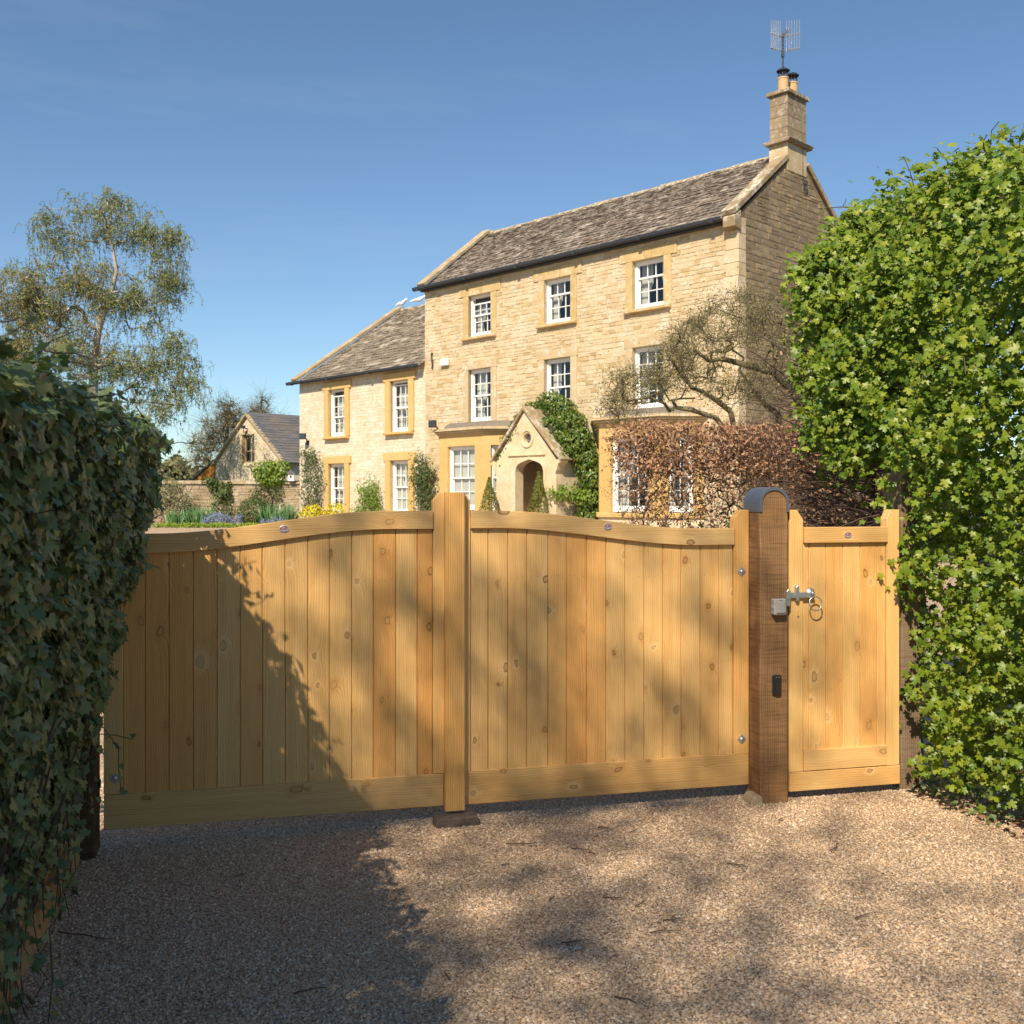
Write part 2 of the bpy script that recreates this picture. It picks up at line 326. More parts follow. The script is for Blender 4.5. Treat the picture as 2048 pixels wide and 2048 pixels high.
M['lime'] = leafm('lime_cover', (.16, .26, .02), (.25, .32, .03), rough=.6, trans=.25)
M['blue'] = leafm('blue_petal', (.19, .22, .45), (.28, .30, .52), (.13, .2, .1), rough=.6, trans=.2, tcol=(1, 1, 1))
M['yellow'] = leafm('yellow_petal', (.62, .50, .02), (.72, .62, .03), (.42, .42, .03), rough=.6, trans=.2, tcol=(1, 1, .5))
M['cream'] = leafm('cream_blossom', (.62, .58, .42), (.5, .48, .3), (.25, .25, .1), rough=.7, trans=.2)
M['bark'] = plain('bark_brown', (.125, .088, .058), .9, 0, .4, 12, .6)
M['moss'] = plain('mossy_bark', (.24, .20, .10), .95, 0, .5, 14, .7)
M['twig'] = plain('twig_red', (.115, .07, .05), .85, 0, .4, 12, .3)
M['bwhite'] = plain('birch_bark', (.62, .55, .46), .8, 0, .5, 3, .4)
M['dead'] = plain('dead_twig', (.10, .062, .038), .9, 0, .3, 20, .3)
M['far'] = leafm('far_leaf', (.15, .165, .07), (.21, .21, .095), (.27, .225, .125), rough=.8, trans=.1)

# ---------------------------------------------------------------- foliage tools
def tpl(out, fold=.18, droop=.12):
    """leaf outline (half, from base to tip) mirrored into a folded fan"""
    half = out; full = half + [(-x, y) for x, y in half[::-1] if abs(x) > 1e-6]
    c = (0, .42); V = [(c[0], c[1], .0)] + [(x, y, -fold*abs(x) - droop*y*y) for x, y in full]
    n = len(full); F = [(0, 1+i, 1+(i+1) % n) for i in range(n)]
    return np.array(V, float), np.array(F)[:, ::-1]
IVY = tpl([(0, .05), (.30, -.10), (.56, .14), (.33, .36), (.40, .60), (.15, .66), (0, 1.05)], .10, .06)
MAPLE = tpl([(0, .08), (.22, -.08), (.50, .02), (.36, .22), (.66, .48), (.50, .62), (.24, .52), (.26, .86), (.10, .90), (0, 1.08)], .12, .22)
OVAL = tpl([(0, 0), (.26, .3), (.2, .75), (0, 1)], .35, .2)
DIAM = (np.array([(0, 0, 0), (.32, .45, -.06), (0, 1, -.1), (-.32, .45, -.06)], float), np.array([(0, 1, 2), (0, 2, 3)]))
BLADE = (np.array([(-.03, 0, 0), (.03, 0, 0), (-.025, .6, .0), (.025, .6, .0), (0, 1, -.18)], float), np.array([(0, 1, 3), (0, 3, 2), (2, 3, 4)]))
def unit(a): return a / np.maximum(np.linalg.norm(a, axis=-1, keepdims=True), 1e-9)
def basis(N, U):
    N = unit(N); T = unit(U - (U*N).sum(1, keepdims=True)*N); return np.cross(T, N), T, N
def cloud(P, N, U, sz, tp):
    V, F = tp; Rr, T, Nn = basis(N, U); sz = np.asarray(sz).reshape(-1, 1, 1)
    G = P[:, None, :] + sz*(V[None, :, 0:1]*Rr[:, None, :] + V[None, :, 1:2]*T[:, None, :] + V[None, :, 2:3]*Nn[:, None, :])
    k = len(V); FF = F[None] + (np.arange(len(P))*k)[:, None, None]
    return G.reshape(-1, 3), FF.reshape(-1, F.shape[1])
def leaves(name, P, N, U, sz, tp, mat, parent=None, kind='stuff'):
    V, F = cloud(np.asarray(P, float), np.asarray(N, float), np.asarray(U, float), sz, tp)
    return mobj(name, np_mesh(name, V, [F], True), mat, parent, kind=kind)
def rdir(n, s=1.): return unit(rng.normal(size=(n, 3)))*s
def segs(A, B, ra, rb, n=4):
    A, B = np.asarray(A, float), np.asarray(B, float); t = unit(B-A)
    ref = np.where(np.abs(t[:, 2:3]) < .9, np.array([[0, 0, 1.]]), np.array([[1., 0, 0]])); u = unit(np.cross(t, ref)); w = np.cross(u, t)
    an = np.arange(n)*2*np.pi/n; ring = u[:, None]*np.cos(an)[None, :, None] + w[:, None]*np.sin(an)[None, :, None]
    V = np.concatenate([A[:, None]+ring*np.asarray(ra).reshape(-1, 1, 1), B[:, None]+ring*np.asarray(rb).reshape(-1, 1, 1)], 1)
    k = np.arange(n); F = np.stack([k, (k+1) % n, n+(k+1) % n, n+k], 1)
    return V.reshape(-1, 3), (F[None]+(np.arange(len(A))*2*n)[:, None, None]).reshape(-1, 4)
def grow(seed, targets, tip=.006, jit=.12, p=2.4, up=0.):
    """seed: list of (xyz, parent index, radius); every target joins the nearest grown node through a bent midpoint"""
    nodes = [np.array(s[0], float) for s in seed]; par = [s[1] for s in seed]; base = [s[2] for s in seed]
    arr = np.zeros((len(nodes)+2*len(targets), 3)); arr[:len(nodes)] = nodes; n = len(nodes)
    T = np.asarray(targets, float); dd = np.min(np.linalg.norm(T[:, None]-arr[None, :n], axis=2), 1)
    for i in np.argsort(dd):
        t = T[i]; q = arr[:n]-t; dist = np.linalg.norm(q, axis=1) + up*np.maximum(0, q[:, 2])
        j = int(np.argmin(dist)); mid = (arr[j]+t)/2 + rng.normal(size=3)*jit*np.linalg.norm(arr[j]-t)
        arr[n] = mid; par.append(j); base.append(0); n += 1
        arr[n] = t; par.append(n-1); base.append(0); n += 1
    acc = np.zeros(n); arr = arr[:n]; par = np.array(par)
    kids = np.zeros(n, int)
    for i in range(n):
        if par[i] >= 0: kids[par[i]] += 1
    rad = np.zeros(n)
    order = range(n-1, -1, -1)
    for i in order:
        r = tip if kids[i] == 0 else acc[i]**(1/p)
        rad[i] = max(r, base[i])
        if par[i] >= 0: acc[par[i]] += rad[i]**p if base[i] == 0 else 0
    return arr, par, rad
def branch_mesh(name, g, mat, parent, n=5, taper=True):
    arr, par, rad = g; m = par >= 0; A = arr[par[m]]; B = arr[m]; ra = np.minimum(rad[par[m]], rad[m]*1.6); rb = rad[m]
    V, F = segs(A, B, ra, rb, n); o = mobj(name, np_mesh(name, V, [F]), mat, parent, smooth=True)
    return o
def blobs(bl, n, shell=.6):
    """n points in the outer shell of ellipsoids [(cx,cy,cz,rx,ry,rz)]"""
    b = np.array(bl, float); w = b[:, 3]*b[:, 5]; k = rng.choice(len(b), n, p=w/w.sum()); d = rdir(n)
    r = 1-shell*rng.random((n, 1))**1.4
    return b[k, :3]+d*r*b[k, 3:], d
def wob(a, b, k=0.):   # cheap smooth 2-D noise in about -1..1
    return (np.sin(a*2.1+b*1.3+k)+np.sin(a*4.7-b*3.9+1.3+k*2)*.6+np.sin(a*1.1+b*6.3+2.1+k)*.5+np.sin(a*9.3+b*8.1+k*3)*.35)/2.2

# ---------------------------------------------------------------- ground
def ground_z(y): return .74*sstep((y-8)/22.)
gx = np.concatenate([np.linspace(-400, -40, 7), np.linspace(-30, 30, 13), np.linspace(40, 400, 7)])
gy = np.concatenate([np.linspace(-60, 5, 6), np.linspace(7, 32, 26), np.linspace(36, 900, 16)])
def sheet(name, xs, ys, dz, mat):
    V = [(x, y, ground_z(y)+dz) for y in ys for x in xs]; nx = len(xs)
    F = [(j*nx+i, j*nx+i+1, (j+1)*nx+i+1, (j+1)*nx+i) for j in range(len(ys)-1) for i in range(nx-1)]
    return tag(mobj(name, np_mesh(name, V, [np.array(F)]), mat, smooth=True), kind='structure')
sheet('ground', gx, gy, -.03, M['soil'])
sheet('gravel_drive', np.linspace(-16, 9, 11), np.concatenate([np.linspace(-7, 7, 8), np.linspace(8, 38.2, 30)]), 0, M['gravel'])
# loose pebbles lying proud of the drive in front of the gates
def pebbles(n, y0, y1, s0, s1):
    y = y0+(y1-y0)*rng.random(n)**1.25; x = -.56*y+rng.random(n)*1.12*y+.0
    s = s0+(s1-s0)*rng.random(n)**2; P = np.stack([x, y, s*.15], 1)
    oct_ = np.array([(1,0,0),(0,1,0),(-1,0,0),(0,-1,0),(0,0,.75),(0,0,-.6)], float)
    V = oct_[None]*(.7+.6*rng.random((n, 6, 1)))*s[:, None, None]
    a = rng.random(n)*6.28; ca, sa = np.cos(a)[:, None], np.sin(a)[:, None]; st = (.6+.7*rng.random((n, 1)))
    X, Y = V[..., 0]*st, V[..., 1]; V = np.stack([X*ca-Y*sa, X*sa+Y*ca, V[..., 2]+X*(rng.random((n, 1))-.5)*.6], 2)+P[:, None]
    f = np.array([(0,1,4),(1,2,4),(2,3,4),(3,0,4),(1,0,5),(2,1,5),(3,2,5),(0,3,5)])
    return V.reshape(-1, 3), (f[None]+(np.arange(n)*6)[:, None, None]).reshape(-1, 3)
V1, F1 = pebbles(120000, 3.0, 6.75, .0035, .0090)
tag(mobj('gravel', np_mesh('gravel', V1, [F1]), M['pebble'], kind='stuff'))

# ---------------------------------------------------------------- gates
GA = math.atan2(2070, 8421); G0 = Vector((-1.9378, 5.285, 0))
gd = Vector((math.cos(GA), math.sin(GA), 0)); gv = Vector((-gd.y, gd.x, 0))
def GP(x, y, z): return G0 + gd*x + gv*y + Vector((0, 0, z))
def gate_root(name, label, cat, x, y=0, z=0): return thing(name, label, cat, GP(x, y, z), GA)
def plank_prof(x0, x1, y, th=.021, c=.0045): return [(x0+.001, y+th), (x0+.001, y+c), (x0+c, y), (x1-c, y), (x1-.001, y+c), (x1-.001, y+.009), (x1+.004, y+.0095), (x1+.004, y+.015), (x1-.001, y+.0155), (x1-.001, y+th)]
fc = bpy.data.curves.new('lettering', 'FONT'); fc.body = 'RUBY'; fc.size = .0185; fc.align_x = 'CENTER'; fc.align_y = 'CENTER'; fc.extrude = .0006; fc.space_character = .95; fc.offset = .0004
ft = bpy.data.objects.new('lettering', fc); COL.objects.link(ft); bpy.context.view_layer.update()
TXT = bpy.data.meshes.new_from_object(ft.evaluated_get(bpy.context.evaluated_depsgraph_get())); TXT.name = 'lettering'; bpy.data.objects.remove(ft); TXT.materials.clear()
def badge(root, x, z, y, w=.052, h=.038):
    m = MB(); k = 24
    ring = lambda s, yy: [(s*w/2*math.cos(6.2832*i/k), yy, s*h/2*math.sin(6.2832*i/k)) for i in range(k)]
    m.poly(ring(1, 0)+ring(1, -.003)+ring(.88, -.004)+ring(.86, -.0028), [[i, (i+1) % k, k+(i+1) % k, k+i] for i in range(k)]+[[k+i, k+(i+1) % k, 2*k+(i+1) % k, 2*k+i] for i in range(k)]+[[2*k+i, 2*k+(i+1) % k, 3*k+(i+1) % k, 3*k+i] for i in range(k)]+[[3*k+i for i in range(k)]])
    b = m.build('badge', M['badge'], root, loc=(x, y, z)); t = mobj('lettering', TXT, M['crimson'], b); t.rotation_euler = (R(90), 0, 0); t.location = (0, -.0034, .0015)
    e = MB()   # the narrow bands above and below the name
    for s in (1, -1):
        for i in range(8):
            a0, a1 = (R(35+i*13.75), R(35+(i+1)*13.75)); q = lambda a, r: (w*r*math.cos(a), -.0036, s*h*r*math.sin(a))
            e.poly([q(a0, .36), q(a1, .36), q(a1, .42), q(a0, .42)], [(0, 1, 2, 3)])
    e.build('rim_band', M['iron'], b)
def bolt(root, x, z, y=0):
    r_ = .029; m = MB().prism([(0, -r_), (r_, 0), (0, r_), (-r_, 0)], -.004, 0, 'y'); b = m.build('bolt_plate', M['zinc'], root, loc=(x, y, z))
    MB().lathe([(.0125, .003), (.0125, .006), (.010, .0105), (.005, .013)], n=14, ax='y').build('bolt_head', M['zinc'], b, smooth=True)
def nails(root, xs, zs, y):
    m = MB()
    for x0, x1 in xs:
        for z in zs:
            for fx in (.2, .5, .8) if random.random() < .35 else (.24, .76):
                cx_, cz = x0+(x1-x0)*fx+random.uniform(-.006, .006), z+random.uniform(-.008, .008)
                m.lathe([(.0021, -.001), (.0019, .0006)], (cx_, y, cz), 6, 'y')
    m.build('nail', M['rusty'], root, kind='stuff')
def topl(x): return 1.5865+.114*sstep((x-.12)/1.18)
def topr(x): return 1.5925+.107*(1-sstep((x-1.9)/1.22))
def rail(root, x0, x1, fn, h, y0, y1, ox, n=26):
    up = [(x0+(x1-x0)*i/n-ox, fn(x0+(x1-x0)*i/n)) for i in range(n+1)]; lo = [(x, fn(x+ox)-h(x+ox)) for x, z in up[::-1]]
    return MB().prism(up+lo, y0, y1, 'y').build('top_rail', M['frame_h'], root, bev=.003)
# left leaf
lg = gate_root('swept_gate', 'left leaf of the swept top pine driveway gate, carrying the ridged meeting strip', 'gate', -.139)
ox = -.139
BL = [-.0459, .059, .1752, .2953, .4141, .5314, .6446, .7616, .8798, .9937, 1.1115, 1.2277, 1.3479, 1.4665, 1.5511]
for i in range(14):
    xa, xb = BL[i]-ox, BL[i+1]-ox; zt = min(topl(BL[i]), topl(BL[i+1]))-.03
    o = MB().prism([(x-xa, y) for x, y in plank_prof(xa, xb, .012)], .245, zt, 'z').build('plank', M['plank'], lg, loc=(xa, 0, 0))
MB().box(0, .093, 0, .06, .262, 1.70).build('stile', M['frame_v'], lg, bev=.003)
m = MB(); xs0 = 1.5511-ox; m.prism([(0, .262), (0, 1.755), (.035, 1.80), (.068, 1.80), (.068, .262)], 0, .06, 'y'); m.build('stile', M['frame_v'], lg, loc=(xs0, 0, 0), bev=.003)
rail(lg, -.045, 1.5500, topl, lambda x: .098+.002*sstep(x), -.014, .05, ox)
MB().box(0, 1.7500, 0, .058, .083, .26).build('bottom_rail', M['frame_h'], lg, loc=(0, .001, 0), bev=.004)
st = []; w_ = .109; k = 18     # ridged cover strip over the meeting line
for i in range(k+1):
    x = w_*i/k; st.append((x, -.052+(.0022 if (i % 2 and 1 < i < k-1) else 0)))
cs = MB().prism([(0, -.002), (0, -.046)]+[(.006, -.052)]+st[1:-1]+[(w_-.006, -.052), (w_, -.046), (w_, -.002)], .068, 1.801, 'z').build('cover_strip', M['frame_v'], lg, loc=(1.6115-ox, 0, 0))
bolt(lg, .055, .345); badge(lg, .7557-ox, 1.607, -.014); nails(lg, [(BL[i]-ox, BL[i+1]-ox) for i in range(14)], (1.325, .82, .335), .0122)
MB().box(.02, 1.70, .034, .07, .70, .80).build('back_ledge', M['frame_h'], lg); MB().box(.02, 1.70, .034, .07, 1.28, 1.37).build('back_ledge', M['frame_h'], lg)
# right leaf
rg = gate_root('swept_gate', 'right leaf of the swept top pine driveway gate, two diamond plates beside the capped post', 'gate', 1.7225); ox = 1.7225
BR = [1.7578, 1.8625, 1.9742, 2.0838, 2.2069, 2.3156, 2.4347, 2.5518, 2.6668, 2.7828, 2.8967, 3.0117, 3.131, 3.2481, 3.3358]
for i in range(14):
    xa, xb = BR[i]-ox, BR[i+1]-ox; zt = min(topr(BR[i]), topr(BR[i+1]))-.03
    MB().prism([(x-xa, y) for x, y in plank_prof(xa, xb, .012)], .25, zt, 'z').build('plank', M['plank'], rg, loc=(xa, 0, 0))
MB().prism([(0, .262), (0, 1.798), (.002, 1.798), (.035, 1.757), (.035, .262)], 0, .06, 'y').build('stile', M['frame_v'], rg, bev=.002)
MB().prism([(0, .262), (0, 1.645), (.039, 1.70), (.096, 1.70), (.096, .262)], 0, .06, 'y').build('stile', M['frame_v'], rg, loc=(3.3388-ox, 0, 0), bev=.003)
rail(rg, 1.759, 3.337, topr, lambda x: .098, -.014, .05, ox)
MB().box(0, 1.712, 0, .058, .079, .265).build('bottom_rail', M['frame_h'], rg, loc=(.001, .001, 0), bev=.004)
bolt(rg, 3.3869-ox, 1.337); bolt(rg, 3.3869-ox, .351); badge(rg, 2.5527-ox, 1.607, -.014); nails(rg, [(BR[i]-ox, BR[i+1]-ox) for i in range(14)], (1.325, .82, .335), .0122)
MB().box(.01, 1.70, .034, .07, .70, .80).build('back_ledge', M['frame_h'], rg); MB().box(.01, 1.70, .034, .07, 1.28, 1.37).build('back_ledge', M['frame_h'], rg)
# stop between the leaves
gs = MB().prism([(-.125, -.01), (-.118, .036), (-.10, .048), (.10, .052), (.118, .040), (.125, -.01)], -.02, .10, 'y').build('gate_stop', M['rusty'], None, loc=GP(1.668, -.10, 0), rz=GA, bev=.008)
tag(gs, 'low rusty brown stop block in the gravel under the meeting strip', 'gate stop')
# capped post
pr = gate_root('gate_post', 'brown sawn timber gate post under a rounded lead grey cap', 'post', 3.4385, -.13)
pw, pd = .1785, .185; rz_ = 1.70
arch = [(pw/2-pw/2*math.cos(a*math.pi/20), rz_+.045+(pw/2-.006)*math.sin(a*math.pi/20)) for a in range(21)]
MB().prism([(0, -.15)]+arch+[(pw, -.15)], 0, pd, 'y').build('shaft', M['post'], pr, bev=.004)
ro = pw/2+.004; oa = [(pw/2-ro*math.cos(a*math.pi/24), rz_+.045+(ro-.004)*math.sin(a*math.pi/24)) for a in range(25)]
ia = [(pw/2-(pw/2-.014)*math.cos(a*math.pi/24), rz_+.045+(pw/2-.02)*math.sin(a*math.pi/24)) for a in range(25)]
c = MB().prism([(-.004, rz_-.012)]+oa+[(pw+.004, rz_-.012), (pw+.0005, rz_-.012)]+[(pw/2+(x-pw/2)*(pw/2+.0005)/ro, z-.0035) for x, z in oa[::-1]]+[(-.0005, rz_-.012)], -.006, pd+.012, 'y').build('cap', M['cap'], pr, bev=.0015)
MB().prism([(-.004, rz_-.012)]+oa+[(pw+.004, rz_-.012), (pw-.012, rz_-.012)]+ia[::-1]+[(.012, rz_-.012)], -.0085, -.001, 'y').build('cap_lip', M['cap'], pr, bev=.001)
MB().prism([(-.055, -.04), (-.05, .035), (-.02, .06), (.02, .05), (.03, -.04)], -.02, .10, 'y').build('footing_stone', M['gwall'], pr, loc=(-.01, 0, 0), bev=.01)
# switch box, latch keep and bell on the post
sb = tag(empty('switch_box', GP(3.5055, -.1305, 1.095), GA), 'square grey push switch box fixed on the capped post below the latch', 'switch')
MB().box(0, .079, -.048, 0, 0, .093).build('housing', M['box_grey'], sb, bev=.006); MB().box(.010, .070, -.055, -.0485, .012, .079).build('rocker', M['box_grey'], sb, bev=.004)
MB().lathe([(.011, 0), (.011, .003), (.009, .004)], n=16, ax='y').build('knockout', M['box_grey'], sb, loc=(0, -.026, .045), rz=R(-90))
for x, z in ((.0065, .0065), (.0725, .0865)): MB().lathe([(.0028, 0), (.0028, .0012)], n=8, ax='y').build('screw', M['zinc'], sb, loc=(x, -.048, z))
MB().box(.034, .044, -.0495, -.048, .0855, .0885).build('lamp_slot', M['black'], sb)
db = tag(empty('doorbell', GP(3.513, -.1305, .628), GA), 'slim black wireless doorbell on the capped post above the gravel', 'doorbell')
pts = [(.0, .0), (.055, 0), (.055, .112), (0, .112)]
MB().box(0, .055, -.018, 0, 0, .118).build('case', M['black'], db, bev=.006); MB().box(.012, .046, -.026, -.0185, .006, .072).build('push_button', M['black'], db, bev=.004)
for x in (.02, .037): MB().lathe([(.003, 0), (.003, .002)], n=10, ax='y').build('lens', M['zinc'], db, loc=(x, -.018, .105))
# pedestrian gate
PY = -.10
pg = gate_root('side_gate', 'narrow pine side gate with ring latch beside the maple hedge', 'gate', 3.6435, PY); ox = 3.6435
def X(v): return v-ox+.0
BPx = [3.7341, 3.779, 3.8885, 4.001, 4.118, 4.232, 4.287]
for i in range(6):
    xa, xb = X(BPx[i]), X(BPx[i+1])
    MB().prism([(x-xa, y) for x, y in plank_prof(xa, xb, .014)], .20, 1.57, 'z').build('plank', M['plank'], pg, loc=(xa, 0, 0))
ps = MB().prism([(0, .163), (0, 1.70), (.05, 1.70), (.0885, 1.645), (.0885, .163)], 0, .07, 'y').build('stile', M['frame_v'], pg, bev=.003)
MB().prism([(0, .163), (0, 1.645), (.026, 1.70), (.085, 1.70), (.085, .163)], 0, .07, 'y').build('stile', M['frame_v'], pg, loc=(X(4.2885), 0, 0), bev=.003)
MB().box(0, .551, -.012, .05, 1.505, 1.598).build('top_rail', M['frame_h'], pg, loc=(X(3.736), 0, 0), bev=.003)
MB().box(0, .553, -.006, .05, .1665, .288).build('bottom_rail', M['frame_h'], pg, loc=(X(3.7345), 0, 0), bev=.003)
MB().box(0, .733, -.003, .06, .05, .1615).build('kick_board', M['frame_h'], pg, loc=(0, 0, 0), bev=.003)
badge(pg, X(4.017), 1.551, -.012, .05, .036)
nails(pg, [(X(BPx[i]), X(BPx[i+1])) for i in range(1, 5)], (1.30, .72, .36), .0142)
# ring latch
la = MB(); lx = X(3.612); la.box(lx, X(3.792), -.022, -.008, 1.186, 1.218); l0 = la.build('latch_bar', M['zinc'], pg, bev=.002)
MB().prism([(X(3.672), 1.170), (X(3.690), 1.170), (X(3.694), 1.20), (X(3.692), 1.25), (X(3.681), 1.262), (X(3.670), 1.25), (X(3.668), 1.2)], -.030, -.001, 'y').build('latch_keep', M['zinc'], l0, bev=.002)
MB().prism([(X(3.597), 1.18), (X(3.622), 1.18), (X(3.624), 1.228), (X(3.611), 1.243), (X(3.598), 1.228)], -.052, -.031, 'y').build('catch_plate', M['zinc'], l0, bev=.002)
MB().prism([(X(3.600), 1.145), (X(3.615), 1.14), (X(3.626), 1.155), (X(3.622), 1.178), (X(3.6), 1.178)], -.048, -.031, 'y').build('catch_hook', M['zinc'], l0, bev=.002)
MB().lathe([(.030, 0), (.030, .004), (.022, .010), (.012, .013), (.009, .030), (.012, .034), (.006, .040)], n=20, ax='y').build('rose_plate', M['zinc'], l0, loc=(X(3.776), 0, 1.212), smooth=True)
ring = [(X(3.790)+.040*math.sin(a*math.pi/14), -.034-.012*(1-math.cos(a*math.pi/14))/2*1.0, 1.152+.040*math.cos(a*math.pi/14)) for a in range(29)]
MB().tube(ring, .0042, 8, False).build('ring_handle', M['zinc'], l0, smooth=True)
MB().lathe([(.006, 0), (.006, .0025)], n=10, ax='y').build('knot', M['post'], pg, loc=(X(3.70), .0, 1.075))
# other posts and fence
po = gate_root('hedge_post', 'grey weathered hanging post half hidden in the maple hedge', 'post', 4.42, -.05)
MB().box(0, .14, 0, .20, -.1, 1.93).build('shaft', M['old_post'], po, bev=.006)
pl = gate_root('gate_post', 'dark brown gate post standing under the ivy at the left gate', 'post', -.372, -.185)
MB().box(0, .218, 0, .18, -.1, 1.75).build('shaft', M['dark_post'], pl, bev=.008)
MB().box(.219, .232, .09, .11, .325, .365).build('hinge_pin', M['black'], pl)
fe = gate_root('board_fence', 'tan board fence running under the ivy beside the drive', 'fence', -.27, -.19)
for i in range(40):
    MB().box(0, .022, -.1*(i+1)+.004, -.1*i-.004, .0, 1.98).build('board', M['fence'], fe, bev=.003)
MB().box(.023, .05, -4.0, 0, .0, .15).build('gravel_board', M['fence'], fe, bev=.003)
for z in (.35, .9, 1.5): MB().box(-.07, -.002, -4.0, 0, z, z+.08).build('arris_rail', M['fence'], fe)

# ---------------------------------------------------------------- the farmhouse (frame: x along the front to the right, y into the house)
HA = -math.atan2(.71950926, .69448285); H0 = Vector((-2.7664, 32.9112, 0))
hd = Vector((.69448285, -.71950926, 0)); hv = Vector((.71950926, .69448285, 0))
def HP(x, y, z): return H0 + hd*x + hv*y + Vector((0, 0, z))
house = thing('farmhouse', 'honey stone farmhouse with sash windows, gabled porch, lower left wing and tall end chimney', 'house', H0, HA)
WID, EAVE, WEAVE, DEP, RID = 11.70, 8.46, 6.10, 5.24, 10.58
WINX0 = -7.36
camxy = Vector((0, 0, EYE))
class Stones:
    """coursed rubble: collects stones, the largest seen become objects, the rest one joined mesh"""
    def __init__(s): s.items = []
    def course(s, x0, x1, z0, z1, holes, fmap, mat, ch=(.08, .145), ln=(.14, .40), proud=(.003, .016), clip=None, parent=None):
        z = z0
        while z < z1-.03:
            h = min(random.uniform(*ch), z1-z)
            if z1-(z+h) < .05: h = z1-z
            x = x0 - random.random()*.1
            while x < x1:
                w = random.uniform(*ln)*(1.15 if h > .13 else .85)
                a, b = max(x, x0), min(x+w, x1); x += w
                if clip:
                    lo, hi = clip(z+h); a, b = max(a, lo), min(b, hi)
                if b-a < .05: continue
                parts = [(a, b)]
                for (ha, hb, hz0, hz1) in holes:
                    if z+h*.5 > hz0 and z+h*.5 < hz1:
                        np_ = []
                        for (p, q) in parts:
                            if q <= ha or p >= hb: np_.append((p, q))
                            else:
                                if ha-p > .05: np_.append((p, ha))
                                if q-hb > .05: np_.append((hb, q))
                        parts = np_
                for p, q in parts:
                    zb = z; zt = z+h
                    if h > .125 and random.random() < .22:      # a tall place filled with two thin stones
                        zm = z+h*random.uniform(.4, .6); pieces = [(zb, zm), (zm, zt)]
                    else: pieces = [(zb, zt)]
                    for u0, u1 in pieces: s.items.append((p, q, u0, u1, random.uniform(*proud), fmap, mat, parent))
            z += h
    def verts(s, it):
        a, b, z0, z1, pr, fm, mat, par = it; g_ = .004; c = .007
        j = lambda: random.uniform(-.009, .009)
        B = [(a+g_, -.02, z0+g_), (b-g_, -.02, z0+g_), (b-g_, -.02, z1-g_), (a+g_, -.02, z1-g_)]
        Fr = [(a+g_+c+j(), pr, z0+g_+c*.7+j()), (b-g_-c+j(), pr+j()*.5, z0+g_+c*.7+j()), (b-g_-c+j(), pr+j()*.5, z1-g_-c*.7+j()), (a+g_+c+j(), pr+j()*.5, z1-g_-c*.7+j())]
        return [fm(*q) for q in B+Fr]
    QF = np.array([(4,5,6,7),(0,1,5,4),(1,2,6,5),(2,3,7,6),(3,0,4,7)])
    def emit(s, ntop=300, seen=None):
        def score(it):
            a, b, z0, z1, pr, fm, mat, par = it; c = Vector(fm((a+b)/2, 0, (z0+z1)/2)); wp = HP(*c); dd = (wp-camxy).length
            if seen and not seen(wp): return 0
            return (b-a)*(z1-z0)/dd**2
        order = sorted(range(len(s.items)), key=lambda i: -score(s.items[i])); top = set(order[:ntop])
        rest = {}
        for i, it in enumerate(s.items):
            v = s.verts(it)
            if i in top:
                c = np.mean(v, axis=0); mobj('stone', np_mesh('stone', np.array(v)-c, [s.QF]), it[6], it[7], loc=c)
            else: rest.setdefault((it[6].name, it[7].name), (it[6], it[7], []))[2].append(v)
        for mat, par, vs in rest.values():
            V = np.array(vs).reshape(-1, 3); F = (s.QF[None]+(np.arange(len(vs))*8)[:, None, None]).reshape(-1, 4)
            mobj('stonework', np_mesh('stonework', V, [F]), mat, par, kind='stuff')
def wall_plate(name, x0, x1, z0, z1, holes, mat, parent, reveal=.22, y=0.):
    """front skin with real openings and reveals"""
    xs = sorted({x0, x1, *[v for h in holes for v in h[:2] if x0 < v < x1]}); zs = sorted({z0, z1, *[v for h in holes for v in h[2:] if z0 < v < z1]}); m = MB()
    for i in range(len(xs)-1):
        for j in range(len(zs)-1):
            cx_, cz = (xs[i]+xs[i+1])/2, (zs[j]+zs[j+1])/2
            if any(h[0] < cx_ < h[1] and h[2] < cz < h[3] for h in holes): continue
            m.poly([(xs[i], y, zs[j]), (xs[i+1], y, zs[j]), (xs[i+1], y, zs[j+1]), (xs[i], y, zs[j+1])], [(0, 1, 2, 3)])
    for a, b, c, d in holes:
        m.poly([(a, y, c), (b, y, c), (b, y, d), (a, y, d), (a, y+reveal, c), (b, y+reveal, c), (b, y+reveal, d), (a, y+reveal, d)], [(0, 3, 7, 4), (1, 5, 6, 2), (3, 2, 6, 7), (0, 4, 5, 1)])
    me = bpy.data.meshes.new(name); me.from_pydata(m.v, [], m.f); me.update()
    return mobj(name, me, mat, parent)
PANE = MB().box(0, 1, 0, .006, 0, 1).mesh('pane'); PANE.materials.append(M['glass'])
